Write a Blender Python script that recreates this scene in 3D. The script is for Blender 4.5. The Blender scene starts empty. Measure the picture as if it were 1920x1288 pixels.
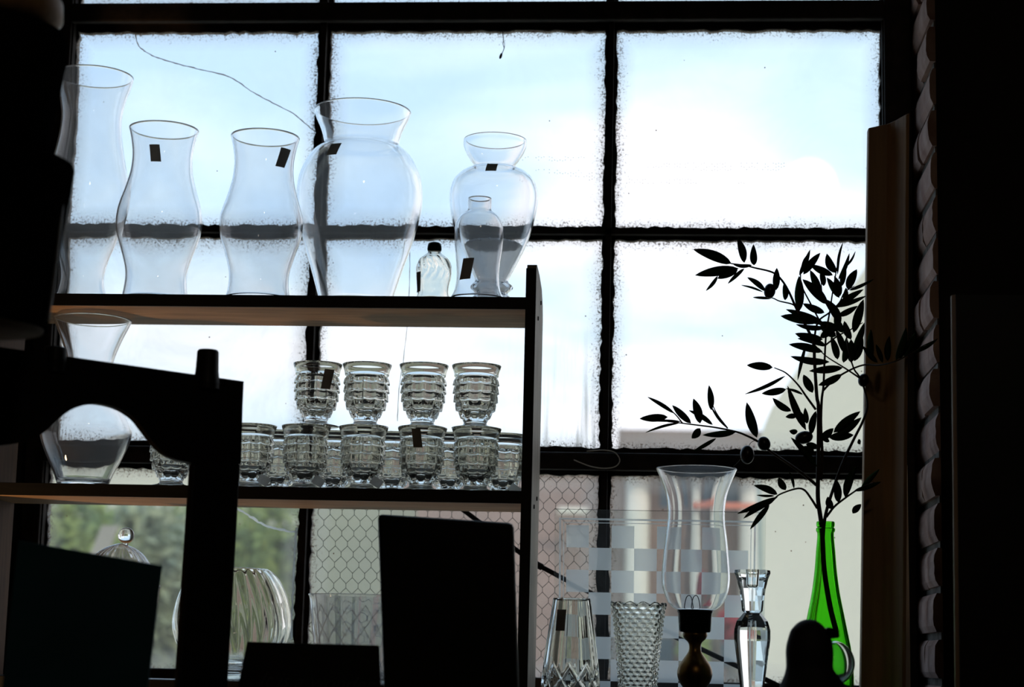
import bpy, math, random
from mathutils import Vector, noise
random.seed(7)
S = bpy.context.scene
# ------------------------------------------------------------------ camera
F_PX, PITCH, YAW, ROLL, EYE = 3600.0, math.radians(9.45), math.radians(4.79), math.radians(1.37), 1.5
fw = Vector((-math.sin(YAW)*math.cos(PITCH), math.cos(YAW)*math.cos(PITCH), math.sin(PITCH)))
r0 = Vector((math.cos(YAW), math.sin(YAW), 0)); u0 = r0.cross(fw)
rt = r0*math.cos(ROLL) + u0*math.sin(ROLL); up = -r0*math.sin(ROLL) + u0*math.cos(ROLL)
CAM = Vector((0, 0, EYE))
cd = bpy.data.cameras.new('camera'); cam = bpy.data.objects.new('camera', cd); S.collection.objects.link(cam)
from mathutils import Matrix
m = Matrix.Identity(4)
for i in range(3):
    m[i][0], m[i][1], m[i][2], m[i][3] = rt[i], up[i], -fw[i], CAM[i]
cam.matrix_world = m
cd.sensor_width = 36; cd.lens = F_PX/1920*36; cd.clip_start = .05; cd.clip_end = 500
cd.dof.use_dof = True; cd.dof.focus_distance = 3.0; cd.dof.aperture_fstop = 4.6
S.camera = cam
# ------------------------------------------------------------------ colour management, light paths
S.view_settings.view_transform = 'Standard'; S.view_settings.look = 'None'
S.view_settings.exposure = 0.0; S.view_settings.gamma = 1; S.view_settings.use_curve_mapping = False
cy = S.cycles
cy.max_bounces = 24; cy.transmission_bounces = 20; cy.transparent_max_bounces = 40; cy.glossy_bounces = 8; cy.diffuse_bounces = 4
cy.caustics_reflective = False; cy.caustics_refractive = True; cy.sample_clamp_indirect = 4; cy.use_denoising = True
cy.blur_glossy = .3
# ------------------------------------------------------------------ world: bright clouded sky
W = bpy.data.worlds.new('sky'); S.world = W; W.use_nodes = True
nt = W.node_tree; N = nt.nodes; L = nt.links
bg = N['Background']
tc = N.new('ShaderNodeTexCoord')
mp = N.new('ShaderNodeMapping'); mp.inputs['Scale'].default_value = (3.2, 3.2, 11); mp.inputs['Location'].default_value = (1.3, .4, .35)
L.new(tc.outputs['Generated'], mp.inputs[0])
nz = N.new('ShaderNodeTexNoise'); nz.inputs['Scale'].default_value = 1.5; nz.inputs['Detail'].default_value = 6; nz.inputs['Roughness'].default_value = .48; nz.inputs['Distortion'].default_value = .5
L.new(mp.outputs[0], nz.inputs['Vector'])
sp = N.new('ShaderNodeSeparateXYZ'); L.new(tc.outputs['Generated'], sp.inputs[0])
def wmath(op, a, b=None, clamp=False):
    n = N.new('ShaderNodeMath'); n.operation = op; n.use_clamp = clamp
    for i, v in enumerate((a, b)):
        if v is None: continue
        if isinstance(v, (int, float)): n.inputs[i].default_value = v
        else: L.new(v, n.inputs[i])
    return n.outputs[0]
# whiter low down and towards the right
low = wmath('MULTIPLY', wmath('SUBTRACT', .29, sp.outputs['Z']), 3.3)
side = wmath('MULTIPLY', wmath('ADD', sp.outputs['X'], .11), 1.5)
cl = wmath('MULTIPLY', wmath('SUBTRACT', nz.outputs['Fac'], .5), 2.6)
fac = wmath('ADD', wmath('ADD', low, side), wmath('ADD', cl, .22), True)
rp = N.new('ShaderNodeValToRGB'); e = rp.color_ramp.elements
e[0].position = 0; e[0].color = (.53, .73, .97, 1)
e[1].position = 1; e[1].color = (1.10, 1.07, 1.13, 1)
a = rp.color_ramp.elements.new(.45); a.color = (.70, .87, 1.03, 1)
a = rp.color_ramp.elements.new(.75); a.color = (.90, .98, 1.08, 1)
L.new(fac, rp.inputs[0]); L.new(rp.outputs[0], bg.inputs[0]); bg.inputs[1].default_value = 1.5
# ------------------------------------------------------------------ sun from behind the shop building, lights only what stands outside
sd = bpy.data.lights.new('sun', 'SUN'); sd.energy = 1.4; sd.angle = math.radians(6); sd.color = (1, .95, .86)
so = bpy.data.objects.new('sun', sd); S.collection.objects.link(so); so.rotation_euler = (math.radians(50), 0, math.radians(35))

# ------------------------------------------------------------------ a warm shop lamp low at the left, outside the frame
wd = bpy.data.lights.new('shop_lamp', 'POINT'); wd.energy = 44.0; wd.shadow_soft_size = .07; wd.color = (1, .60, .28)
wo = bpy.data.objects.new('shop_lamp', wd); S.collection.objects.link(wo); wo.location = (-1.75, 2.45, 1.0)
cl_ = bpy.data.lights.new('ceiling_lamp', 'POINT'); cl_.energy = 7; cl_.shadow_soft_size = .10; cl_.color = (1, .84, .64)
co_ = bpy.data.objects.new('ceiling_lamp', cl_); S.collection.objects.link(co_); co_.location = (.5, -.3, 3.25)
# ================================================================== helpers
def un(u, v, Y):
    d = fw*F_PX + rt*(u-960) + up*(644-v)
    return CAM + d*(Y/d.y)
def pix(p):
    d = p-CAM; z = d.dot(fw)
    return 960+d.dot(rt)/z*F_PX, 644-d.dot(up)/z*F_PX
def mpp(p): return (p-CAM).dot(fw)/F_PX          # metres per pixel there
def zat(X, Y, v):
    z = EYE+.2
    for _ in range(6):
        u, _v = pix(Vector((X, Y, z))); z = un(u, v, Y).z
    return z
def plane_un(u, v, p0, n):
    d = fw*F_PX + rt*(u-960) + up*(644-v)
    return CAM + d*((p0-CAM).dot(n)/d.dot(n))
COL = S.collection
def tag(o, label=None, cat=None, group=None, kind=None):
    for k, v in (('label', label), ('category', cat), ('group', group), ('kind', kind)):
        if v: o[k] = v
    return o
def empty(name, loc):
    o = bpy.data.objects.new(name, None); COL.objects.link(o); o.location = loc; o.empty_display_size = .05
    return o
class MB:
    """collects shapes in world coordinates"""
    def __init__(s): s.v = []; s.f = []
    def add(s, vs, fs):
        b = len(s.v); s.v += [Vector(v) for v in vs]; s.f += [[i+b for i in f] for f in fs]
    def box(s, lo, hi):
        x0, y0, z0 = lo; x1, y1, z1 = hi
        s.add([(x0,y0,z0),(x1,y0,z0),(x1,y1,z0),(x0,y1,z0),(x0,y0,z1),(x1,y0,z1),(x1,y1,z1),(x0,y1,z1)],
              [(0,3,2,1),(4,5,6,7),(0,1,5,4),(1,2,6,5),(2,3,7,6),(3,0,4,7)])
    def tube(s, pts, r, n=6, cap=True):
        pts = [Vector(p) for p in pts]
        if not isinstance(r, (list, tuple)): r = [r]*len(pts)
        vs = []; fs = []
        for i, p in enumerate(pts):
            d = (pts[min(i+1, len(pts)-1)]-pts[max(i-1, 0)])
            if d.length < 1e-9: d = Vector((0,0,1))
            d.normalize()
            a = d.cross(Vector((.13, .97, .2))); a.normalize(); b = d.cross(a)
            for k in range(n):
                t = 2*math.pi*k/n; vs.append(p+(a*math.cos(t)+b*math.sin(t))*r[i])
        for i in range(len(pts)-1):
            for k in range(n):
                k2 = (k+1) % n; fs.append((i*n+k, i*n+k2, (i+1)*n+k2, (i+1)*n+k))
        if cap: fs.append(tuple(range(n))[::-1]); fs.append(tuple((len(pts)-1)*n+k for k in range(n)))
        s.add(vs, fs)
    def prism(s, poly, ext):
        """poly: world points in order, ext: extrusion vector"""
        n = len(poly); ext = Vector(ext)
        s.add([Vector(p) for p in poly]+[Vector(p)+ext for p in poly],
              [tuple(range(n)), tuple(range(n, 2*n))[::-1]]+[(i, n+i, n+(i+1) % n, (i+1) % n) for i in range(n)])
    def build(s, name, mat, parent=None, origin=None, smooth=False, bevel=0):
        if parent is not None: org = Vector(parent_world(parent))
        else: org = Vector(origin) if origin is not None else Vector((0,0,0))
        me = bpy.data.meshes.new(name); me.from_pydata([v-org for v in s.v], [], s.f); me.validate()
        import bmesh
        bm = bmesh.new(); bm.from_mesh(me); bmesh.ops.recalc_face_normals(bm, faces=bm.faces); bm.to_mesh(me); bm.free()
        me.materials.append(mat)
        if smooth:
            for p in me.polygons: p.use_smooth = True
        o = bpy.data.objects.new(name, me); COL.objects.link(o)
        if parent is not None: o.parent = parent
        else: o.location = org
        if bevel:
            b = o.modifiers.new('bevel', 'BEVEL'); b.width = bevel; b.segments = 2; b.limit_method = 'ANGLE'
        return o
def parent_world(o):
    p = Vector((0,0,0))
    while o is not None: p = p+o.location; o = o.parent
    return p
def crom(pts, n=5):
    """Catmull-Rom through 2-d or 3-d points"""
    out = []
    P = [Vector(p) for p in pts]; P = [P[0]*2-P[1]]+P+[P[-1]*2-P[-2]]
    for i in range(1, len(P)-2):
        for k in range(n):
            t = k/n; a, b, c, d = P[i-1], P[i], P[i+1], P[i+2]
            out.append(.5*((2*b)+(-a+c)*t+(2*a-5*b+4*c-d)*t*t+(-a+3*b-3*c+d)*t**3))
    out.append(P[-2]); return out
def revolve(loops, segs=64, mod=None, closed=True):
    """loops: list of (r,z) forming the section; ring around z axis; closed joins last to first"""
    vs = []; fs = []; n = len(loops)
    for (r, z) in loops:
        for k in range(segs):
            t = 2*math.pi*k/segs; rr, zz = (r, z) if mod is None else mod(r, z, t)
            vs.append((rr*math.sin(t), -rr*math.cos(t), zz))
    rng = n if closed else n-1
    for i in range(rng):
        j = (i+1) % n
        for k in range(segs):
            k2 = (k+1) % segs; fs.append((i*segs+k, i*segs+k2, j*segs+k2, j*segs+k))
    if not closed:
        fs.append(tuple(range(segs))[::-1]); fs.append(tuple((n-1)*segs+k for k in range(segs)))
    return vs, fs
# ------------------------------------------------------------------ materials
def mat(name):
    m = bpy.data.materials.new(name); m.use_nodes = True; m.node_tree.nodes.clear(); return m
class NG:
    def __init__(s, m): s.t = m.node_tree; s.o = s.t.nodes.new('ShaderNodeOutputMaterial')
    def n(s, typ, **kw):
        nd = s.t.nodes.new('ShaderNode'+typ)
        for k, v in kw.items():
            if k.startswith('_'): setattr(nd, k[1:], v)
            else:
                key = int(k[1:]) if k[0] == 'i' and k[1:].isdigit() else k.replace('__', ' ')
                inp = nd.inputs[key]
                if hasattr(v, 'is_linked'): s.t.links.new(v, inp)
                else: inp.default_value = v
        return nd
    def math(s, op, a, b=0., clamp=False): return s.n('Math', _operation=op, _use_clamp=clamp, i0=a, i1=b).outputs[0]
    def mix(s, f, a, b): return s.n('MixShader', i0=f, i1=a, i2=b).outputs[0]
    def out(s, sh): s.t.links.new(sh, s.o.inputs[0])
    def ramp(s, f, stops):
        r = s.n('ValToRGB', i0=f); el = r.color_ramp.elements
        el[0].position, el[0].color = stops[0][0], (*stops[0][1], 1); el[1].position, el[1].color = stops[-1][0], (*stops[-1][1], 1)
        for p, c in stops[1:-1]: x = el.new(p); x.color = (*c, 1)
        return r.outputs[0]
def plain(name, c1, c2=None, rough=.6, scale=12, stretch=(1,1,1), spec=.4, bump=0, metal=0):
    m = mat(name); g = NG(m); c2 = c2 or tuple(x*.75 for x in c1)
    t = g.n('TexCoord'); mpn = g.n('Mapping', Vector=t.outputs['Object'], Scale=stretch)
    z = g.n('TexNoise', Vector=mpn.outputs[0], Scale=scale, Detail=5.)
    col = g.ramp(z.outputs['Fac'], [(.3, c2), (.7, c1)])
    b = g.n('BsdfPrincipled', Base__Color=col, Roughness=rough, Metallic=float(metal)); b.inputs['Specular IOR Level'].default_value = spec
    if bump:
        bb = g.n('Bump', Height=z.outputs['Fac'], Strength=bump, Distance=.01); g.t.links.new(bb.outputs[0], b.inputs['Normal'])
    g.out(b.outputs[0]); return m
def glassm(name, tint=(.97, .98, .985), dust=.05, rough=0., ior=1.47, dust_col=(.75, .78, .82)):
    m = mat(name); g = NG(m)
    gl = g.n('BsdfGlass', Color=(*tint, 1), Roughness=rough, IOR=ior)
    t = g.n('TexCoord'); z = g.n('TexNoise', Vector=t.outputs['Object'], Scale=14., Detail=6., Roughness=.65)
    f = g.math('MULTIPLY', g.ramp(z.outputs['Fac'], [(.25, (.55,)*3), (.75, (1.3,)*3)]), dust)
    d = g.n('AddShader', i0=g.n('BsdfTranslucent', Color=(*dust_col, 1)).outputs[0], i1=g.n('BsdfDiffuse', Color=(*[c*.3 for c in dust_col], 1)).outputs[0])
    g.out(g.mix(f, gl.outputs[0], d.outputs[0])); return m
M = {}
M['glass'] = glassm('clear_dusty_glass', (.99, .995, 1.0), .042, dust_col=(.97, .97, .98), ior=1.37)
M['glass_shade'] = glassm('hazy_shade_glass', (.99, .995, 1.0), .06, dust_col=(.95, .96, .97), ior=1.37)
M['crystal'] = glassm('pressed_glass', (.975, .97, .945), .012, ior=1.5)
M['green'] = glassm('green_bottle_glass', (.50, .91, .33), .01)
M['steel'] = plain('rusted_steel', (.030, .022, .018), (.012, .010, .009), .8, 30, bump=.4, spec=.2)
M['putty'] = plain('window_putty', (.10, .09, .08), (.03, .026, .024), .9, 60, bump=.5)
M['blackwood'] = plain('black_wood', (.012, .011, .010), (.006, .006, .006), .5, 15, (1, 8, 8), spec=.25)
M['shelfwood'] = plain('shelf_wood', (.46, .28, .15), (.28, .165, .085), .6, 9, (1, 9, 9), spec=.3)
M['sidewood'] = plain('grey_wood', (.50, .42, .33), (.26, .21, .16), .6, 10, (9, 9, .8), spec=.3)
M['plank'] = plain('brown_plank', (.50, .29, .13), (.32, .18, .08), .55, 8, (9, 9, .6), spec=.3)
M['palewood'] = plain('pale_wood', (.70, .63, .50), (.45, .38, .3), .7, 10, (9, 9, .8))
M['brick'] = plain('brick', (.42, .30, .26), (.25, .15, .125), .9, 22, bump=.6, spec=.2)
M['redbrick'] = plain('red_brick', (.30, .13, .07), (.15, .07, .04), .9, 20, bump=.6, spec=.2)
M['mortar'] = plain('mortar', (.20, .18, .16), (.10, .09, .08), .95, 50, bump=.6, spec=.1)
M['wall'] = plain('dark_wall', (.035, .03, .028), (.02, .018, .017), .9, 4, bump=.2, spec=.1)
M['floor'] = plain('floor_boards', (.06, .045, .035), (.03, .022, .018), .7, 3, (1, 8, 1))
M['brass'] = plain('aged_brass', (.30, .17, .05), (.12, .06, .02), .35, 20, metal=1)
M['wire'] = plain('grey_wire', (.10, .10, .10), rough=.5, metal=1)
M['meshwire'] = plain('mesh_wire', (.10, .10, .09), (.05, .05, .05), rough=.7)
M['sticker'] = plain('sticker_paper', (.16, .15, .14), (.10, .10, .09), .8, 40)
M['tagpaper'] = None
M['teal'] = plain('teal_card', (.02, .10, .13), (.015, .07, .09), .6, 10)
M['blackgloss'] = plain('black_gloss', (.005, .005, .005), (.003, .003, .003), .10, 10, spec=.06)
M['lanternblack'] = plain('matt_black', (.006, .006, .006), (.004, .004, .004), .5, 10, spec=.0)
M['greymetal'] = plain('grey_metal', (.35, .37, .38), (.2, .2, .2), .4, 10, metal=1)
M['beige'] = plain('beige_paint', (.60, .52, .42), (.4, .34, .27), .8, 10)
M['stem'] = plain('olive_twig', (.08, .05, .03), (.04, .025, .015), .7, 40)
M['olive'] = plain('dark_olive', (.02, .012, .018), (.01, .008, .01), .35, 20)
M['ink'] = plain('sign_ink', (.06, .06, .055), (.05, .05, .05), .7)
M['signboard'] = plain('sign_board', (.022, .020, .016), (.014, .013, .011), .8, 20)
M['rope'] = plain('string', (.10, .08, .06), (.05, .04, .03), .9, 50)
def translu(name, col, tr=.5, noise_c=None, scale=10., clear=0.):
    m = mat(name); g = NG(m); t = g.n('TexCoord'); z = g.n('TexNoise', Vector=t.outputs['Object'], Scale=scale, Detail=3.)
    c = g.ramp(z.outputs['Fac'], [(.3, noise_c or tuple(x*.6 for x in col)), (.7, col)])
    sh = g.mix(tr, g.n('BsdfDiffuse', Color=c).outputs[0], g.n('BsdfTranslucent', Color=c).outputs[0])
    if clear: sh = g.mix(clear, sh, g.n('BsdfTransparent', Color=(1, 1, 1, 1)).outputs[0])
    g.out(sh); return m
M['leaf'] = translu('olive_leaf', (.055, .10, .04), .4)
M['sticker'] = translu('sticker_paper', (.45, .42, .38), .75)
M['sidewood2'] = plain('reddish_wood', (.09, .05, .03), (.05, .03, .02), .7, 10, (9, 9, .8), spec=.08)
M['duncoat'] = plain('dun_board', (.30, .28, .22), (.25, .23, .18), .8, 4)
M['tagpaper'] = translu('white_tag_paper', (.98, .96, .92), .8, (.92, .90, .86))
M['crystals'] = translu('white_flakes', (.985, .985, .99), .78, (.86, .87, .88), 60., .42)
M['crack'] = translu('crack_dirt', (.50, .40, .28), .7, clear=.25)
M['crackpale'] = translu('pale_crack', (.98, .98, .95), .85, clear=.35)
M['lattice'] = translu('frosted_cuts', (.98, .98, .98), .8, clear=.72)
M['foliage'] = translu('tree_leaves', (.50, .56, .16), .4, (.16, .24, .12), 5.)
M['foliage2'] = translu('grey_tree_leaves', (.55, .56, .32), .4, (.26, .32, .24), 5.)
M['redflower'] = translu('red_flowers', (.62, .10, .12), .4)
M['bark'] = plain('bark', (.2, .16, .12), (.1, .08, .06), .9, 8)
M['stucco'] = plain('pale_stucco', (.62, .59, .45), (.57, .54, .41), .9, 1.5, bump=.1)
M['stucco2'] = plain('greenish_stucco', (.26, .265, .18), (.21, .215, .145), .9, 1.5)
M['facade'] = plain('pink_brick_facade', (.34, .22, .17), (.25, .165, .13), .9, 2.5)
M['column'] = plain('cream_column', (.80, .72, .58), (.72, .63, .5), .8, 2)
M['roof'] = plain('brown_roof', (.26, .18, .14), (.18, .13, .10), .9, 3)
M['bluepane'] = plain('blue_window', (.10, .14, .17), (.07, .10, .12), .3, 2)
M['orange'] = plain('orange_board', (.75, .22, .12), (.65, .18, .1), .7, 2)
M['ground'] = plain('ground', (.52, .47, .38), (.40, .37, .27), .95, .4)
M['redpaint'] = plain('red_paint', (.5, .06, .07), rough=.4)
# old window glass: see-through, rusty speckled rim of dirt, scattered spots and haze
def pane_mat(name, haze, edge, tint=(.93, .95, .96), dirtc=(.20, .13, .09), spot=.93, drip=0.):
    m = mat(name); g = NG(m)
    t = g.n('TexCoord'); s = g.n('SeparateXYZ', Vector=t.outputs['Generated'])
    x, z = s.outputs['X'], s.outputs['Z']
    ex = g.math('MULTIPLY', g.math('MINIMUM', x, g.math('SUBTRACT', 1., x)), 1.35)
    ez = g.math('MINIMUM', z, g.math('SUBTRACT', 1., z))
    e = g.math('MINIMUM', ex, ez)
    big = g.n('TexNoise', Vector=t.outputs['Object'], Scale=9., Detail=3.).outputs['Fac']
    fine = g.n('TexNoise', Vector=t.outputs['Object'], Scale=260., Detail=4., Roughness=.7).outputs['Fac']
    # rim: threshold rises with distance from the edge
    lim = g.math('ADD', g.math('MULTIPLY', g.math('DIVIDE', e, g.math('ADD', g.math('MULTIPLY', big, edge*2), .004)), .16), .47)
    rim = g.math('MULTIPLY', g.math('SUBTRACT', fine, lim), 9., True)
    rim = g.math('MULTIPLY', rim, g.math('LESS_THAN', e, .13))
    vo = g.n('TexVoronoi', Vector=t.outputs['Object'], Scale=42.)
    pick = g.math('GREATER_THAN', g.n('SeparateXYZ', Vector=vo.outputs['Color']).outputs['X'], spot)
    spots = g.math('MULTIPLY', g.math('LESS_THAN', vo.outputs['Distance'], .055), pick)
    dirt = g.math('MAXIMUM', rim, spots)
    mid = g.n('TexNoise', Vector=t.outputs['Object'], Scale=6., Detail=8., Roughness=.7, Distortion=.6).outputs['Fac']
    soft = g.math('MULTIPLY', g.math('SUBTRACT', 1., g.math('MULTIPLY', e, 9., True)), .22)
    hz = g.math('ADD', g.math('MULTIPLY', g.math('MULTIPLY', mid, 2.), haze), soft, True)
    if drip:
        mpd = g.n('Mapping', Vector=t.outputs['Object'], Scale=(95, 95, 5)); dn = g.n('TexNoise', Vector=mpd.outputs[0], Scale=1., Detail=4.).outputs['Fac']
        low_ = g.math('SUBTRACT', 1., g.math('MULTIPLY', z, 1.6), True)
        right_ = g.math('SUBTRACT', g.math('MULTIPLY', x, 3.), 1.9, True)
        hz = g.math('ADD', hz, g.math('MULTIPLY', g.math('MULTIPLY', g.math('MULTIPLY', g.math('SUBTRACT', dn, .5), 5., True), low_), g.math('MULTIPLY', right_, drip)), True)
    clear = g.mix(.02, g.n('BsdfTransparent', Color=(*tint, 1)).outputs[0], g.n('BsdfGlossy', Roughness=.03, Color=(.8, .8, .8, 1)).outputs[0])
    hazy = g.mix(.75, g.n('BsdfDiffuse', Color=(.6, .6, .6, 1)).outputs[0], g.n('BsdfTranslucent', Color=(.88, .83, .76, 1)).outputs[0])
    dr = g.mix(.5, g.n('BsdfDiffuse', Color=(*dirtc, 1)).outputs[0], g.n('BsdfTranslucent', Color=(*dirtc, 1)).outputs[0])
    g.out(g.mix(dirt, g.mix(hz, clear, hazy), dr)); return m
M['pane'] = pane_mat('old_window_glass', .07, .06)
M['pane_dirty'] = pane_mat('very_dirty_window_glass', .20, .09, dirtc=(.26, .16, .10))
M['pane_dripped'] = pane_mat('dripped_window_glass', .08, .06, drip=.8)
M['pane_spotted'] = pane_mat('fly_spotted_window_glass', .07, .06, spot=.72)
M['pane_wired'] = pane_mat('wired_window_glass', .09, .05)

# ================================================================== the room shell
YW, YF = 3.30, 3.09                       # glass plane, inner face of the window wall
def X_at(u, v, Y=YW): return un(u, v, Y).x
def Z_at(u, v, Y=YW): return un(u, v, Y).z
xl = sum(X_at(*p) for p in ((126,342),(112,550),(98,950)))/3
m1l = X_at(578.5, 535); m1r = X_at(600, 620)
m2l = X_at(1130, 424); m2r = X_at(1153, 420)
xr = X_at(1650, 100)
z_tb, z_tt = Z_at(1134, 58), Z_at(1134, 9)
z_mt, z_mb = Z_at(900, 425), Z_at(900, 449)
z_lt, z_lb = Z_at(1010, 838), Z_at(1010, 890)
z_bt = z_lb-.345; z_bb = z_bt-.06
z_top = z_tt+.34; z_head = z_top+.06
xjl, xjr = xl-.038, X_at(1704, 100)       # outer edges of the steel frame
wl = un(-70, 600, YF).x                   # left brick reveal
wr = X_at(1703, 200)                      # right brick reveal
RX0, RX1, RY0, RY1, RZ = -2.6, 2.1, -1.6, 3.42, 3.5
def struct(name, mb, m_, **k):
    o = mb.build(name, m_, **k); o['kind'] = 'structure'; return o
b = MB(); b.box((RX0-.2, RY0-.2, -.2), (RX1+.2, RY1, 0)); struct('floor', b, M['floor'])
b = MB(); b.box((RX0-.2, RY0-.2, RZ), (RX1+.2, RY1, RZ+.2)); struct('ceiling', b, M['wall'])
b = MB(); b.box((RX0-.2, RY0-.2, 0), (RX0, RY1, RZ)); struct('wall_left', b, M['wall'])
b = MB(); b.box((RX1, RY0-.2, 0), (RX1+.2, RY1, RZ)); struct('wall_right', b, M['wall'])
b = MB(); b.box((RX0, RY0-.2, 0), (RX1, RY0, RZ)); struct('wall_back', b, M['wall'])
b = MB()
for lo_, hi_ in (((RX0, YF, 0), (wl, RY1, RZ)), ((wr+.02, YF+.004, 0), (RX1, RY1, RZ)), ((wl, YW-.02, 0), (wr+.02, RY1, z_bb)), ((wl, YF, z_head), (wr+.02, RY1, RZ)),
                 ((wl, YW+.022, z_bb), (xjl, RY1, z_head)), ((xjr, YW+.022, z_bb), (wr+.02, RY1, z_head))):
    b = MB(); b.box(lo_, hi_); struct('wall_front', b, M['wall'])
# brick courses of the right reveal: uneven ends, mortar set back
def bricks(x, sgn, name, ma, y0=YF, y1=YW+.02):
    b = MB(); z = z_bb+.004; k = 0
    while z < z_head-.07:
        h = .060; segs = [(y0-.004, y0+.11), (y0+.122, y1)] if k % 2 else [(y0-.004, y0+.21), (y0+.222, y1)]
        for (ya, yb) in segs:
            j = random.uniform(-.004, .005); n = 7
            # rounded, chipped brick end
            prof = []
            for i in range(n):
                t = i/(n-1); prof.append((.006*(abs(2*t-1)**4)+random.uniform(0, .0016), z+h*t+random.uniform(-.001, .001)))
            poly = [(x+sgn*(.004-j+p)*1., ya, zz) for p, zz in prof]+[(x+sgn*.0165, ya, z+h), (x+sgn*.0165, ya, z)]
            b.prism(poly, (0, yb-ya, 0))
        z += .0715; k += 1
    o = b.build(name, ma); o['kind'] = 'structure'; return o
bricks(wr+.002, 1, 'wall_right_reveal', M['brick'])
bricks(wl-.002, -1, 'wall_left_reveal', M['redbrick'])
b = MB(); b.box((wr+.0165, YF+.002, z_bb), (wr+.0195, YW+.02, z_head)); struct('trim_1', b, M['mortar'])

# ---- window_1: steel frame with putty, glazing bars, a pane in every opening
win = empty('window_1', ((xl+xr)/2, YW, z_bb)); win['kind'] = 'structure'
def rough_bar(lo, hi, axis, jag=.0022, step=.012):
    """a T-section steel bar whose glass-side edge carries ragged putty"""
    b = MB(); (x0, z0), (x1, z1) = lo, hi
    n = max(2, int(((x1-x0) if axis == 'x' else (z1-z0))/step))
    for (yy0, yy1, ins) in ((YW-.004, YW+.012, 0), (YW-.022, YW-.004, 1)):
        w = ((z1-z0) if axis == 'x' else (x1-x0)); inset = w*.27*ins
        pa, pb = [], []
        for i in range(n+1):
            t = i/n; ja = random.uniform(-jag, jag)*(1-ins); jb = random.uniform(-jag, jag)*(1-ins)
            if axis == 'x': pa.append((x0+(x1-x0)*t, z0+inset+ja)); pb.append((x0+(x1-x0)*t, z1-inset+jb))
            else: pa.append((x0+inset+ja, z0+(z1-z0)*t)); pb.append((x1-inset+jb, z0+(z1-z0)*t))
        vs = []; fs = []
        for i in range(n+1):
            for q in (pa[i], pb[i]):
                vs += [(q[0], yy0, q[1]), (q[0], yy1, q[1])]
        for i in range(n):
            a = i*4; c = a+4
            fs += [(a, c, c+2, a+2), (a+1, a+3, c+3, c+1), (a, a+1, c+1, c), (a+2, c+2, c+3, a+3)]
        fs += [(0, 2, 3, 1), (n*4, n*4+1, n*4+3, n*4+2)]
        b.add(vs, fs)
    return b
b = MB()
b.box((xjl, YW-.03, z_bb), (xl-.004, YW+.03, z_head)); b.box((xr+.004, YW-.03, z_bb), (xjr, YW+.03, z_head))
b.box((xjl, YW-.03, z_top), (xjr, YW+.03, z_head)); b.box((xjl, YW-.03, z_bb), (xjr, YW+.03, z_bt))
b.build('window_frame', M['steel'], win, bevel=.003)
rough_bar((xl-.008, z_bt), (xl+.001, z_top), 'z', .003).build('window_frame', M['steel'], win)
rough_bar((xr-.001, z_bt), (xr+.008, z_top), 'z').build('window_frame', M['steel'], win)
for (za, zb) in ((z_tb, z_tt), (z_mb, z_mt), (z_lb, z_lt)):
    rough_bar((xl-.004, za), (xr+.004, zb), 'x').build('glazing_bar', M['steel'], win)
for (xa, xb) in ((m1l, m1r), (m2l, m2r)):
    rough_bar((xa, z_bt), (xb, z_top), 'z').build('glazing_bar', M['steel'], win)
# heavier meeting rails where the opening sashes close
for (za, zb) in ((z_tb+.008, z_tt-.006), (z_lb+.006, z_lt-.012)):
    b = MB(); b.box((xl-.004, YW-.04, za), (xr+.004, YW-.022, zb)); b.build('sash_rail', M['steel'], win, bevel=.004)
cols = ((xl, m1l), (m1r, m2l), (m2r, xr)); rows = ((z_tt, z_top), (z_mt, z_tb), (z_lt, z_mb), (z_bt, z_lb))
panes = {}
for ri, (za, zb) in enumerate(rows):
    for ci, (xa, xb) in enumerate(cols):
        b = MB(); b.box((xa-.004, YW+.000, za-.004), (xb+.004, YW+.003, zb+.004))
        mm = M['pane']
        if (ri, ci) in ((3, 1),): mm = M['pane_wired']
        if (ri, ci) in ((2, 0), (0, 0)): mm = M['pane_dirty']
        if (ri, ci) == (2, 1): mm = M['pane_dripped']
        if (ri, ci) in ((3, 2), (3, 0)): mm = M['pane_spotted']
        panes[ri, ci] = b.build('window_pane', mm, win)
def line_on(pts, r, name, m_, par, Y=YW-.0012, n=5):
    P = crom([un(u, v, Y) for u, v in pts], 6)
    P = [p+Vector((random.uniform(-1, 1), 0, random.uniform(-1, 1)))*r*.5 for p in P]
    b = MB(); b.tube(P, [r*random.uniform(.6, 1.2) for _ in P], n); return b.build(name, m_, par)
line_on([(254,66),(258,82),(268,94),(290,106),(330,119),(370,129),(410,138),(437,148),(470,170),(505,190),(545,210),(575,234),(596,250)], .0011, 'crack', M['crack'], panes[1, 0])
line_on([(432,944),(460,962),(490,981),(520,992),(560,998)], .0022, 'crack', M['crackpale'], panes[3, 0])
line_on([(556,990),(552,1050),(549,1120),(545,1200)], .0022, 'crack', M['crackpale'], panes[3, 0])
line_on([(768,455),(768,520),(764,600),(757,670),(748,730),(745,790)], .0007, 'crack', M['crack'], panes[2, 1])
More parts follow.
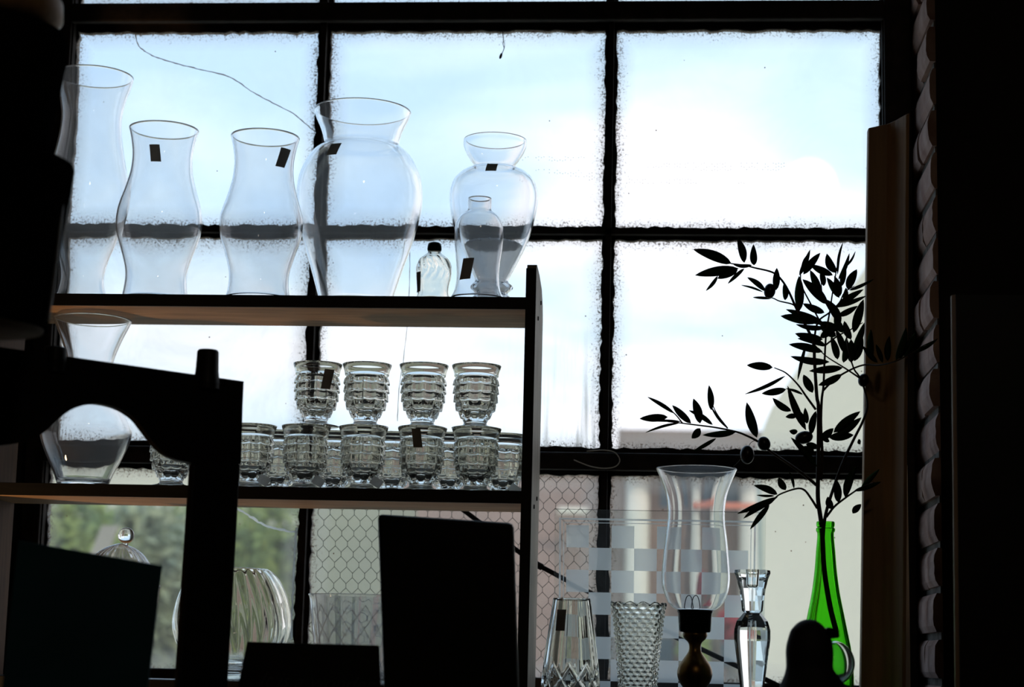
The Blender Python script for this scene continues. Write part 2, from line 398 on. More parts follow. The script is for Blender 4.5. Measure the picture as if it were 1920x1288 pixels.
# hexagonal wire cast into the wired pane
def hexwire(xa, xb, za, zb, w=.0212, rowh=.0180):
    b = MB(); r = .00045; j = 0; z = za
    while z < zb:
        x = xa+(w/2 if j % 2 else 0)
        while x < xb:
            # vertical twist and the two slanting wires above it
            y = YW-.0008; q = noise.noise(Vector((x*6, z*6, 0)))*.003
            p0 = Vector((x+q, y, z)); p1 = Vector((x+q, y, z+rowh*.42))
            p2 = Vector((x-w/2+q, y, z+rowh)); p3 = Vector((x+w/2+q, y, z+rowh))
            for (s, e_) in ((p0, p1), (p1, p2), (p1, p3)):
                if max(s.x, e_.x) < xb and min(s.x, e_.x) > xa and e_.z < zb: b.tube([s, e_], r, 4, False)
            x += w
        z += rowh; j += 1
    return b
o = hexwire(m1r, m2l, z_bt, z_lb).build('wire_mesh', M['meshwire'], panes[3, 1])
# residue: rows of old glue dots
def residue(par, x0, x1, y0, y1, n):
    b = MB()
    for _ in range(n):
        u = round(random.uniform(x0, x1)/5)*5; v = round(random.uniform(y0, y1)/6)*6+(u % 10)*.3
        if noise.noise(Vector((u*.013, v*.05, 3))) < .02: continue
        p = un(u, v, YW-.0006); s = .0006
        b.box((p.x-s, p.y-.0002, p.z-s), (p.x+s, p.y+.0002, p.z+s))
    o = b.build('glue_residue', M['crack'], par); o['kind'] = 'stuff'
residue(panes[1, 1], 978, 1112, 292, 338, 260); residue(panes[1, 2], 1175, 1470, 305, 345, 420)

# ================================================================== the shelf unit
SY0, SY1 = 3.0, 3.175
t1 = (Z_at(300, 553, SY0)+Z_at(900, 555, SY0))/2; t2 = (Z_at(300, 909, SY0)+Z_at(900, 920, SY0))/2
th = .0195
t3 = t2-(t1-t2)+.004
su_r0 = un(981, 760, SY0).x; su_r1 = un(1000.5, 760, SY0).x
su_l1 = un(-30, 760, SY0).x; su_l0 = su_l1-.018
shelf = empty('shelf_unit', ((su_l0+su_r1)/2, SY0, 0))
tag(shelf, 'open wooden shelf unit full of glassware standing before the window', 'shelf')
for z in (t1, t2, t3, .6, .12):
    # dark front lip over a bare wooden board
    b = MB(); b.box((su_l1, SY0, z-th), (su_r0, SY0+.004, z)); lip = b
    b2 = MB(); b2.box((su_l1, SY0+.0042, z-th), (su_r0, SY1, z)); o = b2.build('shelf_board', M['shelfwood'], shelf)
    lip.build('front_edge', M['blackwood'], o)
    b3 = MB(); b3.box((su_l1, SY0+.0045, z), (su_r0, SY1, z+.0008)); b3.build('shelf_surface', M['blackwood'], o)
for (xa, xb) in ((su_r0, su_r1), (su_l0, su_l1)):
    ztop = zat(xa, SY0, 494); ztb = ztop-.020
    poly = [(xa, SY0, 0), (xa, SY0, ztop-.008), (xa, SY0+.003, ztop-.002), (xa, SY0+.010, ztop), (xa, SY0+.07, ztop-.004), (xa, SY1-.04, ztop-.016), (xa, SY1-.01, ztop-.038), (xa, SY1, ztop-.06), (xa, SY1, 0)]
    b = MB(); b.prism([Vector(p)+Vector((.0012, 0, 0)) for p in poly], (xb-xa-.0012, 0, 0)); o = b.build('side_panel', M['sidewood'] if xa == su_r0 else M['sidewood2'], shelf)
    b = MB(); b.box((xa, SY0-.002, 0), (xb, SY0-.0002, ztop-.008)); b.build('front_edge', M['blackwood'], o)
    if xa == su_r0:
        for k, v in enumerate((568, 597, 935, 950)):
            c = un(1008, v, SY0); b = MB(); yy = SY0+(.05 if k % 2 else .11)
            zc = zat(xb, yy, v)
            vs = [(xb-.0005+.0022*(i % 2), yy+.0035*math.cos(i//2*math.pi/4), zc+.0035*math.sin(i//2*math.pi/4)) for i in range(16)]
            b.add(vs, [tuple((2*k2, 2*((k2+1) % 8), 2*((k2+1) % 8)+1, 2*k2+1)) for k2 in range(8)]+[tuple(range(1, 16, 2))])
            b.build('screw', M['steel'], shelf)

# ================================================================== glassware builders
def axis(u, v, Y):
    p = un(u, v, Y); return p.x, Y
def glass_body(name, u, Y, zb, prof, m_, t=.0022, segs=72, open_bottom=False, base_t=.006, mod=None, imod=None, vbase=None, n=5, z_inner_stop=None):
    """prof: (v, halfwidth px) from the rim down; returned mesh stands at zb"""
    vb = prof[-1][0]; X, _ = axis(u, vb, Y)
    pr = []
    for (v, hw) in prof:
        z = zat(X, Y, v); pr.append((hw*mpp(Vector((X, Y, z))), z))
    dz = zb-pr[-1][1]; z0t = pr[0][1]
    # keep the rim where it is and let the foot meet the shelf
    pr = [(r, z+dz*((z0t-z)/(z0t-pr[-1][1]))) for r, z in pr]
    c = crom(pr, n); c = [(max(p[0], .001), p[1]) for p in c]
    if m_ is None: return X, c
    loop = list(c)                                   # outer, top to bottom
    inner = []
    for i, p in enumerate(c):
        a = Vector(c[max(i-1, 0)]); d = Vector(c[min(i+1, len(c)-1)])-a
        nrm = Vector((d[1], -d[0])); nrm.normalize()
        if nrm[0] > 0: nrm = -nrm
        q = (p[0]+nrm[0]*t, p[1]+nrm[1]*t*.6)
        if i == 0: q = (p[0]-t, p[1])
        inner.append((max(q[0], .0006), q[1]))
    if open_bottom:
        inner[-1] = (c[-1][0]-t, c[-1][1]); loop = loop+inner[::-1]; closed = True
        rings = loop
        vs, fs = revolve([(r, z-zb) for r, z in rings], segs, mod, True)
    else:
        stop = zb+base_t if z_inner_stop is None else z_inner_stop
        inner = [p for p in inner if p[1] > stop]
        inner.append((inner[-1][0]*.93, stop)); inner.append((.0006, stop-.0006))
        rings = [(.0006, zb+.001), (c[-1][0]*.75, zb+.001)]+loop[::-1]+inner
        nout = 2+len(loop)
        def mm(r, z, t_, _c=[0]): return (r, z)
        vs, fs = revolve([(r, z-zb) for r, z in rings[:nout]], segs, mod, True)
        fs = fs[:-segs]
        vs2, fs2 = revolve([(r, z-zb) for r, z in rings[nout:]], segs, imod, True)
        fs2 = fs2[:-segs]; k = len(vs); vs = vs+vs2; fs = fs+[tuple(i+k for i in f) for f in fs2]
        for s in range(segs):
            s2 = (s+1) % segs; a = k-segs
            fs.append((a+s, a+s2, k+s2, k+s))
        fs.append(tuple(range(segs))[::-1]); fs.append(tuple(len(vs)-segs+i for i in range(segs)))
    b = MB(); b.add([Vector(v)+Vector((X, Y, zb)) for v in vs], fs)
    o = b.build(name, m_, origin=(X, Y, zb), smooth=True)
    o['_'] = 0; del o['_']
    return o, X, c
def r_of(c, z):
    for i in range(len(c)-1):
        a, b_ = c[i], c[i+1]
        if (a[1]-z)*(b_[1]-z) <= 0 and abs(a[1]-b_[1]) > 1e-9:
            return a[0]+(b_[0]-a[0])*(z-a[1])/(b_[1]-a[1])
    return c[-1][0]
def sticker(par, X, Y, c, u, v0, v1, wpx, lean=0, name='price_sticker', m_='sticker', far=False):
    """a paper label following the glass wall"""
    def zs(v):
        z = zat(X, Y, v)
        for _ in range(8): z = .5*z+.5*zat(X, Y-.93*r_of(c, z), v)
        return z
    za, zb = zs(v0), zs(v1); b = MB(); vs = []; fs = []; n, k = 6, 5
    for i in range(n+1):
        z = za+(zb-za)*i/n; r = r_of(c, z)+.0008; k_ = mpp(Vector((X, Y, z)))
        uc, _ = pix(Vector((X, Y, z)))
        for j in range(k+1):
            off = (u-uc+lean*(i/n-.5)+wpx*(j/k-.5))*k_
            s = max(-.995, min(.995, off/r)); cc = math.sqrt(1-s*s)*(1 if far else -1)
            vs.append((X+r*s, Y+r*cc, z))
    nn = len(vs)
    vs2 = [(X+(x-X)*(1+.0004/.04), Y+(y-Y)*(1+.0004/.04), z) for x, y, z in vs]
    for i in range(n):
        for j in range(k):
            a = i*(k+1)+j; q = (a, a+1, a+k+2, a+k+1); fs.append(q); fs.append(tuple(nn+x for x in q[::-1]))
    b.add(vs+vs2, fs)
    return b.build(name, M[m_], par, smooth=True)

# ---- top shelf
ZT1, ZT2, ZT3 = t1+.0012, t2+.0012, t3+.0012
o, X, c = glass_body('hurricane_vase', 152, 3.09, ZT1, [(143,73),(160,69),(185,61),(215,56),(250,58),(290,66),(330,75),(370,76),(400,70),(440,58),(470,47),(500,41),(525,44),(548,52)], M['glass_shade'], .0024, open_bottom=True)
tag(o, 'tall clear glass hurricane shade at the left end of the top shelf', 'glass shade')
HS = [(243,65),(262,60),(290,56),(320,58),(350,66),(380,76),(405,80),(430,78),(460,68),(490,59),(510,57),(530,59),(548,62)]
o, X, c = glass_body('hurricane_vase', 291, 3.06, ZT1, HS, M['glass_shade'], .0024, open_bottom=True)
tag(o, 'short hurricane shade with its grey sticker centred on the neck, top shelf', 'glass shade', 'pair of short hurricane shades')
sticker(o, X, 3.06, c, 306, 272, 304, 19, 3)
HC = [(v+14, h*.99) for v, h in HS[:6]]+[(v+5, h*.975) for v, h in HS[6:-1]]+[(548, 62)]
o, X, c = glass_body('hurricane_vase', 484, 3.045, ZT1, HC, M['glass_shade'], .0024, open_bottom=True)
tag(o, 'short hurricane shade beside the big round vase, slanted sticker near its right rim', 'glass shade', 'pair of short hurricane shades')
sticker(o, X, 3.045, c, 538, 273, 310, 14, -10)
o, X, c = glass_body('glass_vase', 667, 3.128, ZT1, [(209,91),(222,86),(240,77),(258,71),(267,70),(273,76),(282,89),(300,103),(325,114),(355,118),(385,116),(421,107),(450,98),(483,86),(520,74),(545,66),(553,64)], M['glass'], .003, base_t=.009, segs=96)
tag(o, 'largest round-bodied clear glass vase with flared rim on the top shelf', 'vase')
sticker(o, X, 3.128, c, 642, 270, 291, 20, -8)
# small bottle: body, cap
def ribm(r, z, t): 
    w = math.exp(-((z-.062)/.010)**2)
    return r*(1+.035*w*math.sin(t*14+z*260)), z
o, X, c = glass_body('glass_bottle', 812, 3.06, ZT1, [(468,11),(473,12),(478,19),(485,28),(499,33),(512,33),(524,30),(535,29),(545,31),(553,32)], M['crystal'], .0022, base_t=.004, mod=ribm)
tag(o, 'small swirled clear glass bottle with a dark cap on the top shelf', 'bottle')
zc0 = zat(X, 3.06, 470); k = mpp(Vector((X, 3.06, zc0)))
vs, fs = revolve([(.0005, 0), (12.5*k, 0), (13.5*k, 3*k), (13.2*k, 9*k), (12*k, 14*k), (8*k, 16.5*k), (.0005, 17*k)], 32, closed=False)
b = MB(); b.add([Vector(v)+Vector((X, 3.06, zc0-.001)) for v in vs], fs); b.build('bottle_cap', M['blackgloss'], o, smooth=True)
sticker(o, X, 3.06, c, 787, 508, 545, 9, -2)
# baluster vase with bubbled foot and white flakes
FY = 3.135
FP = [(263,59),(272,59),(284,54),(296,46),(307,38),(311,42),(317,58),(330,74),(345,81),(360,83),(380,81),(400,77),(420,71),(445,61),(468,49),(488,38),(500,32)]
bub = [(505,33),(510,38),(515,38),(521,30),(525,30),(530,35),(536,35),(541,28),(546,29),(553,33)]
def bubm(r, z, t):
    w = max(0, min(1, (.047-z)/.004))
    return r*(1+.10*w*(abs(math.sin(t*5))-.5)), z
o, X, c = glass_body('glass_vase', 921, FY, ZT1, FP+bub, M['glass'], .003, base_t=.009, mod=bubm, segs=100)
tag(o, 'clear glass vase with cupped rim, bubbled foot and white flakes inside', 'vase')
sticker(o, X, FY, c, 928, 309, 322, 20, -2)
VX, VC = X, c
# the flakes: a rough heap filling the lower body
ztop_f = zat(X, FY, 462); rings = []
zf = ZT1+.0095
NR = 22
for i in range(NR+1):
    z = zf+(ztop_f-zf)*i/NR; rings.append((r_of(c, z)-.0052, z))
def flk(r, z, t):
    q = noise.noise(Vector((math.sin(t)*r*160, math.cos(t)*r*160, z*160)))*.0016
    return r+min(0, q*.5)+q*.2, z+(q*2 if z > ztop_f-.004 else 0)
loops = [(.0005, zf)]+rings+[(rings[-1][0]*.82, ztop_f+.004), (rings[-1][0]*.5, ztop_f+.008), (rings[-1][0]*.25, ztop_f+.005), (.0005, ztop_f+.006)]
vs, fs = revolve(loops, 80, flk, closed=False)
b = MB(); b.add([Vector(v)+Vector((X, FY, 0)) for v in vs], fs)
for _ in range(1300):
    a = random.uniform(0, 6.283); rr = rings[-1][0]*.9*math.sqrt(random.random()); zz = ztop_f+.006-(rr/rings[-1][0])**2*.005
    p = Vector((X+rr*math.sin(a), FY+rr*math.cos(a), zz)); d = Vector((random.gauss(0,1), random.gauss(0,1), random.gauss(0,1)+.4)).normalized()*.0035
    e_ = d.cross(Vector((random.random(), random.random(), .3))).normalized()*.0018
    b.add([p-d-e_, p+d-e_, p+d+e_, p-d+e_, p+d.cross(e_).normalized()*.0009], [(0,1,4),(1,2,4),(2,3,4),(3,0,4),(0,3,2,1)])
o2 = b.build('white_flakes', M['crystals'], origin=(X, FY, zf)); tag(o2, 'white flaky crystals heaped inside the cupped-rim glass vase', 'flakes', kind='stuff')
# lamp chimney in front of it
o, X, c = glass_body('chimney_vase', 895, 3.03, ZT1, [(372,22),(384,22),(393,22.5),(398,28),(405,37),(418,44),(435,46),(460,45),(490,41),(515,40),(535,43),(552,51)], M['glass_shade'], .002, open_bottom=True)
tag(o, 'small straight-necked glass lamp chimney before the vase of white flakes', 'glass shade')
sticker(o, X, 3.03, c, 879, 484, 523, 21, -8)

# ---- second shelf: flared vase and goblets
o, X, c = glass_body('flared_vase', 156, 3.085, ZT2, [(599,73),(612,67),(635,56),(665,45),(692,41),(712,45),(738,60),(765,76),(790,85),(812,82),(838,71),(865,57),(893,45)], M['glass'], .0035, base_t=.010)
tag(o, 'clear vase with trumpet rim and rounded body at the left of the second shelf', 'vase')
GP = [(671,47),(676,45),(684,42),(692,41.5)]
def goblet(Y, u, zb, m_):
    """pressed footed goblet: smooth lip, five rows of raised cubes, pinched stem, round foot"""
    k = mpp(Vector((un(u, 850, Y).x, Y, zb+.05)))
    H = 119*k; z = lambda v: H-(v-671)*k
    Rp = [(H, 47), (z(677), 45.2), (z(684), 42.8), (z(692), 41.5), (z(700), 44), (z(715), 44), (z(730), 43.4), (z(745), 41), (z(757), 36.5), (z(767), 30), (z(775), 24), (z(781), 21), (z(785), 24), (z(788), 38), (z(789.3), 44), (0, 44.5)]
    def R(zz):
        for i in range(len(Rp)-1):
            if Rp[i][0] >= zz >= Rp[i+1][0]:
                t = (Rp[i][0]-zz)/max(1e-9, Rp[i][0]-Rp[i+1][0]); return (Rp[i][1]*(1-t)+Rp[i+1][1]*t)*k
        return Rp[-1][1]*k
    rows_ = [693, 708.5, 724.5, 741, 757.5, 772]; NC = 12; seg = NC*8
    zs = [H, z(673), z(676), z(680), z(684), z(688), z(692)]
    for i in range(5):
        a, b_ = rows_[i], rows_[i+1]; zs += [z(a+(b_-a)*q) for q in (.01, .16, .32, .5, .7, .84, .94, .96)]
    zs += [z(776), z(780), z(783), z(785.5), z(787.5), z(788.7), z(789.4), 0]
    vs = []; fs = []
    for zz in zs:
        v = 671+(H-zz)/k; row = None
        for i in range(5):
            if rows_[i] <= v <= rows_[i+1]: row = (v-rows_[i])/(rows_[i+1]-rows_[i])
        for s in range(seg):
            t = 2*math.pi*s/seg; r = R(zz); zsh = 0
            if row is not None:
                fu = (s/8.) % 1; fu2 = abs(2*fu-1); fz = abs(2*row-1)
                r += k*(3.4*row-2.2)*(1 if row < .95 else 0)-k*(3.0*fu2**5)-k*(0 if row < .95 else 2.2)
                r -= k*1.6*(1-fu2**2)*max(0, 1-row*3.2)
                zsh = -k*2.4*(1-fu2**2)*min(1, row*1.4)+k*1.2*min(1, row*1.4)
                half = math.pi/NC; r *= math.cos(half)/math.cos((fu-.5)*2*half)*.5+.5
            vs.append((r*math.sin(t), -r*math.cos(t), zz+zsh))
    n = len(zs)
    for i in range(n-1):
        for s in range(seg):
            s2 = (s+1) % seg; fs.append((i*seg+s, (i+1)*seg+s, (i+1)*seg+s2, i*seg+s2))
    inn = [(H, 45.4), (z(680), 41.5), (z(692), 38.4), (z(710), 37.6), (z(730), 36), (z(745), 32.5), (z(757), 25), (z(764), 14), (z(766), .5)]
    base = len(vs)
    for (zz, hw) in inn:
        for s in range(seg):
            t = 2*math.pi*s/seg; vs.append((hw*k*math.sin(t), -hw*k*math.cos(t), zz))
    for i in range(len(inn)-1):
        for s in range(seg):
            s2 = (s+1) % seg; fs.append((base+i*seg+s, base+i*seg+s2, base+(i+1)*seg+s2, base+(i+1)*seg+s))
    for s in range(seg):
        s2 = (s+1) % seg; fs.append((s, s2, base+s2, base+s))
    fs.append(tuple((n-1)*seg+s for s in range(seg))); fs.append(tuple(base+(len(inn)-1)*seg+s for s in range(seg)))
    X = un(u, 912, Y).x
    b = MB(); b.add([Vector(v)+Vector((X, Y, zb)) for v in vs], fs)
    o = b.build('glass_goblet', m_, origin=(X, Y, zb), smooth=True); return o, k, H
GY0, GY1 = 3.044, 3.128
g0, gk, GH = goblet(GY0, 891, ZT2, M['crystal'])
def place(o, u, Y, zb, v):
    o.location = (un(u, v, Y).x, Y, zb); o.rotation_euler.z = random.uniform(0, .4)
def gsticker(par, du, v0, v1, w, lean):
    # label on the near wall of a goblet, given in goblet pixels
    vs = []; fs = []; n = 4; kk = gk
    for i in range(n+1):
        z = GH-(v0+(v1-v0)*i/n-671+6)*kk
        for j in range(n+1):
            off = (du+lean*(i/n-.5)+w*(j/n-.5)); s = max(-.98, min(.98, off/46.5)); vs.append((46.5*kk*s, -46.5*kk*math.sqrt(1-s*s), z))
    nn = len(vs); vs += [(x*1.012, y*1.012, z) for x, y, z in vs]
    for i in range(n):
        for j in range(n):
            a = i*(n+1)+j; q = (a, a+1, a+n+2, a+n+1); fs += [q, tuple(nn+x for x in q[::-1])]
    me = bpy.data.meshes.new('price_sticker'); me.from_pydata(vs, [], fs); me.materials.append(M['sticker'])
    o = bpy.data.objects.new('price_sticker', me); COL.objects.link(o); o.parent = par; o.rotation_euler.z = -par.rotation_euler.z; return o
fr = [(891, 'front-row goblet nearest the shelf side panel, lower tier'), (789, 'lower front goblet with a dark sticker on its lip'), (678, 'lower front goblet under the second stacked goblet from left'), (570, 'lower front goblet under the leftmost stacked goblet'), (468, 'lower front goblet half hidden behind the dark frame post'), (321, 'cube-patterned goblet seen through the arch of the dark frame')]
GR = 'cube-patterned pressed glass goblets on the second shelf'
lowers = {}
for i, (u, lab) in enumerate(fr):
    g = g0 if i == 0 else g0.copy()
    if i: COL.objects.link(g)
    place(g, u, GY0, ZT2, 912 if u > 400 else 900); tag(g, lab, 'goblet', GR); lowers[u] = g
def paper_tag(g, dx, yaw):
    w, h = 11*gk, 17*gk; me = bpy.data.meshes.new('price_tag'); n = 4; vs = []; fs = []
    for i in range(n+1):
        for j in range(n+1): vs.append((w*(2*i/n-1), .0012*math.sin(math.pi*i/n), h*j/n))
    for i in range(n):
        for j in range(n): a = i*(n+1)+j; fs.append((a, a+1, a+n+2, a+n+1))
    me.from_pydata(vs, [], fs); me.materials.append(M['tagpaper'])
    t_ = bpy.data.objects.new('price_tag', me); COL.objects.link(t_); t_.parent = g; t_['label'] = 'white paper price tag'
    t_.rotation_euler = (math.radians(-15), math.radians(yaw), -g.rotation_euler.z)
    q = Vector((dx*gk, -30*gk, .0052)); q.rotate(Matrix.Rotation(-g.rotation_euler.z, 3, 'Z')); t_.location = q
for u_ in (468, 570, 678): paper_tag(lowers[u_], 28, 32)
gsticker(lowers[789], -4, 672, 707, 17, 5)
upz = ZT2+GH+.0004
for (u, lab) in ((891, 'stacked goblet next to the shelf side panel, top tier'), (792, 'stacked goblet second from the right, top tier'), (685, 'stacked goblet second from the left, top tier'), (592, 'leftmost stacked goblet with a tilted dark sticker')):
    g = g0.copy(); COL.objects.link(g); g.location = (un(u, 789, GY0).x, GY0, upz); g.rotation_euler.z = random.uniform(0, .4)
    tag(g, lab, 'goblet', GR)
    if u == 592: gsticker(g, 26, 680, 718, 16, -6)
for (u, lab, tg) in ((942, 'back-row goblet partly behind the shelf side panel, white tag at its foot', 1), (841, 'back-row goblet seen between the two rightmost front goblets', None), (735, 'back-row goblet just left of the lower goblet with the dark lip sticker', None),
                     (625, 'back-row goblet below and between the two leftmost stacked goblets', None), (519, 'back-row goblet furthest left beside the dark frame post', None)):
    g = g0.copy(); COL.objects.link(g); place(g, u, GY1, ZT2, 905); tag(g, lab, 'goblet', GR)
    if tg:
        paper_tag(g, 22, 35)

# ---- third shelf: covered dish, swirled globe, diamond bowl
def lathe_part(name, u, Y, zb, loops_px, par, m_, vb, segs=64, mod=None, smooth=True):
    """solid turned shape; loops_px (v,hw) top to bottom"""
    X = un(u, vb, Y).x; L_ = []
    for v, hw in loops_px:
        z = zat(X, Y, v); L_.append((max(hw, .3)*mpp(Vector((X, Y, z))), z))
    if zb is not None:
        d = zb-L_[-1][1]; L_ = [(r, z+d*(L_[0][1]-z)/(L_[0][1]-L_[-1][1])) for r, z in L_]
    vs, fs = revolve(L_, segs, mod, closed=False)
    b = MB(); b.add([Vector(v)+Vector((X, Y, 0)) for v in vs], fs)
    return (b.build(name, m_, par, smooth=smooth) if par is not None else b.build(name, m_, origin=(X, Y, L_[-1][1]), smooth=smooth)), X
SY = 3.085
Xd = un(222, 1262, SY).x
dish = empty('covered_dish', (Xd, SY, ZT3)); tag(dish, 'clear glass dish with domed lid and ball knob behind the teal card', 'dish')
def glass_part(name, par, *a, **k):
    o, X, c = glass_body(name, *a, **k); w = o.location.copy(); o.parent = par; o.location = w-parent_world(par); return o, X, c
zr = zat(Xd, SY, 1095)
def flute(n, a):
    return lambda r, z, t: (r*(1+a*math.cos(t*n)), z)
lid, X, c = glass_part('lid', dish, 'x' and 222, SY, zr+.0006, [(1019,5),(1022,14),(1028,28),(1038,42),(1050,52),(1068,62),(1095,68)], glassm('ribbed_lid_glass', (.96, .96, .96), .12), .0028, open_bottom=True, segs=120, mod=flute(26, .02))
k_ = mpp(Vector((Xd, SY, zr)))
b = MB(); zc = zat(Xd, SY, 1004); vs, fs = revolve([(15*k_*math.sin(math.pi*i/16)+.0003, 15*k_*math.cos(math.pi*i/16)) for i in range(17)], 40, closed=False)
b.add([Vector(v)+Vector((Xd, SY, zc)) for v in vs], fs); b.tube([(Xd, SY, zc-13*k_), (Xd, SY, zc-19*k_)], 5*k_, 16); b.build('knob', M['crystal'], lid, smooth=True)
glass_part('bowl', dish, 222, SY, ZT3, [(1096,68),(1130,64),(1170,54),(1205,36),(1222,16),(1240,14),(1254,34),(1262,46)], M['crystal'], .003, base_t=.03, mod=flute(20, .012))
def swirl(r, z, t):
    a = .018*max(0, min(1, (z-.018)/.02)); h = abs(math.sin(t*14+z*20))
    return r*(1+a*(h-.6)), z
o, X, c = glass_body('globe_vase', 430, SY, ZT3, [(1066,62),(1072,72),(1084,84),(1105,96),(1130,105),(1165,110),(1192,106),(1212,96),(1228,74),(1238,40),(1245,24),(1252,27),(1257,22),(1262,26),(1266,40),(1272,52)], M['crystal'], .004, base_t=.035, segs=168, mod=swirl)
tag(o, 'round swirl-cut crystal bowl on a short foot behind the dark frame post', 'vase')
def diam(r, z, t):
    a = math.sin(t*9+z*95); b_ = math.sin(t*9-z*95)
    return r*(1+.010*(max(0, abs(a)-.8)+max(0, abs(b_)-.8))*5), z
o, X, c = glass_body('diamond_bowl', 664, SY, ZT3, [(1116,91),(1124,88),(1145,85),(1180,80),(1220,75),(1250,70),(1270,64)], glassm('cut_bowl_glass', (.97, .97, .955), .16), .0040, base_t=.008, segs=96, mod=lambda r, z, t: (r*(1+.004*math.cos(t*18)), z), n=6)
BWX, BWC, bowl_ = X, c, o
tag(o, 'straight-sided glass bowl cut with diamonds, beside the tall black panel', 'bowl')
b = MB(); zb0, zb1 = ZT3+.012, ZT3+.122
for sgn in (1, -1):
    for q in range(18):
        P = []
        for i in range(13):
            z = zb0+(zb1-zb0)*i/12; t = 2*math.pi*q/18+sgn*(i/12)*1.05; r = r_of(BWC, z)+.0006; P.append((BWX+r*math.sin(t), SY-r*math.cos(t), z))
        b.tube(P, .0011, 5)
ob = b.build('cut_lattice', M['lattice'], bowl_); ob['kind'] = 'stuff'


# ================================================================== ledge table at the window and what stands on it
ZL = EYE-.087
lt = empty('ledge_table', ((su_r1+wr)/2, 2.93, 0)); tag(lt, 'narrow dark table under the right half of the window, just below view', 'table')
b = MB(); b.box((su_r1+.004, 2.64, ZL-.03), (wr-.008, YW-.05, ZL)); b.build('table_top', M['blackwood'], lt)
for x in (su_r1+.03, wr-.04):
    for y in (2.68, YW-.09):
        b = MB(); b.box((x-.02, y-.02, 0), (x+.02, y+.02, ZL-.03)); b.build('leg', M['blackwood'], lt)
ZL += .0006
# ---- glass chessboard leaning on the window
n_ = Vector((0, -1, -.26)).normalized(); pb = un(1240, 1340, 3.205)
cb = empty('glass_chessboard', (pb.x, pb.y, ZL)); tag(cb, 'clear glass chessboard with frosted white squares leaning against the window', 'chessboard')
q0 = plane_un(1062, 984, pb, n_); q1 = plane_un(1403.5, 984, pb, n_); q3 = plane_un(1059, 1281.5, pb, n_)
ex = (q1-q0); ex.z = 0; ex.y = 0; wS = ex.length/8; ex.normalize(); ez = ex.cross(n_).normalized()
if ez.z > 0: ez = -ez
hS = wS
def bp(i, j, d=0): return q0+ex*(i*wS)+ez*(j*hS)+n_*d
def slab(b, i0, j0, i1, j1, d0, d1):
    P = [bp(i0, j0), bp(i1, j0), bp(i1, j1), bp(i0, j1)]
    b.prism([p+n_*d0 for p in P], n_*(d1-d0))
jb = 8.55
while bp(0, jb).z < ZL+.001: jb -= .005
while bp(0, jb).z > ZL+.003: jb += .005
b = MB(); slab(b, -.52, -.69, 8.75, jb, -.004, 0); b.build('glass_sheet', glassm('sheet_glass', (.96, .98, .97), .015), cb)
fm = mat('frosted_enamel'); g = NG(fm)
rf = g.n('BsdfRefraction', Color=(.96, .97, .97, 1), Roughness=.22, IOR=1.12)
g.out(g.mix(.70, rf.outputs[0], g.mix(.93, g.n('BsdfDiffuse', Color=(.8, .82, .83, 1)).outputs[0], g.n('BsdfTranslucent', Color=(.97, .98, .98, 1)).outputs[0])))
for j in range(8):
    for i in range(8):
        if (i+j) % 2 == 0:
            b = MB(); b.add([bp(i, j, .0006), bp(i+1, j, .0006), bp(i+1, j+1, .0006), bp(i, j+1, .0006)], [(0, 1, 2, 3)]); b.build('frosted_square', fm, cb)
b = MB()
def quad(i0, j0, i1, j1): b.add([bp(i0, j0, .0006), bp(i1, j0, .0006), bp(i1, j1, .0006), bp(i0, j1, .0006)], [(0, 1, 2, 3)])
for (o_, w_) in ((-.10, .035), (-.24, .08)):
    quad(o_-w_, o_-w_, 8-o_+w_, o_); quad(o_-w_, 8-o_, 8-o_+w_, 8-o_+w_); quad(o_-w_, o_, o_, 8-o_); quad(8-o_, o_, 8-o_+w_, 8-o_)
b.build('border_line', fm, cb)
# ---- dark rod running down behind it
b = MB(); pr = [un(u, v, Y) for u, v, Y in ((855,946,3.26),(1000,1055,3.268),(1140,1128,3.272),(1250,1186,3.272),(1440,1276,3.272),(1530,1320,3.272))]
b.tube(pr, .0042, 10); b.tube([pr[1], pr[1]+(pr[2]-pr[1])*.12], .0058, 10); o = b.build('iron_rod', M['steel'], smooth=True); tag(o, 'thin dark iron rod slanting down behind the glass chessboard', 'rod')

# ---- hurricane candle lamp
CYY = 3.0
Xc = un(1300, 1330, CYY).x
hl = empty('hurricane_lamp', (Xc, CYY, ZL)); tag(hl, 'brass candlestick with a flared glass hurricane shade before the chessboard', 'candle lamp')
X = Xc
zc = zat(X, CYY, 1144)
glass_part('glass_shade', hl, 1304, CYY, zc+.0004, [(879,76),(888,72),(902,66),(925,58),(950,54),(978,54),(1010,58),(1050,62),(1085,64),(1108,61),(1126,54),(1137,46),(1144,36)], M['glass_shade'], .0024, open_bottom=True)
lathe_part('candle_cup', 1303, CYY, None, [(1144,5),(1144,33),(1147,34),(1150,32),(1158,31.5),(1182,30),(1185,28),(1186,20)], hl, M['blackgloss'], 1186, 48)
lathe_part('turned_stem', 1302, CYY, ZL, crom([Vector(p) for p in ((1185,22),(1190,23),(1196,20),(1202,13),(1210,11),(1218,13),(1228,21),(1240,30),(1253,33),(1266,29),(1278,20),(1288,14),(1298,12),(1306,20),(1312,40),(1322,48),(1336,50))], 4), hl, M['brass'], 1336, 48)
b = MB()
for dx in (-4, 9):
    P = [un(1296+dx+x, v, CYY) for x, v in ((-9,1146),(-8,1132),(-5,1120),(0,1116),(4,1120),(7,1133),(8,1146))]
    b.tube(crom(P, 4), .0007, 6)
b.build('wire_prongs', M['wire'], hl)
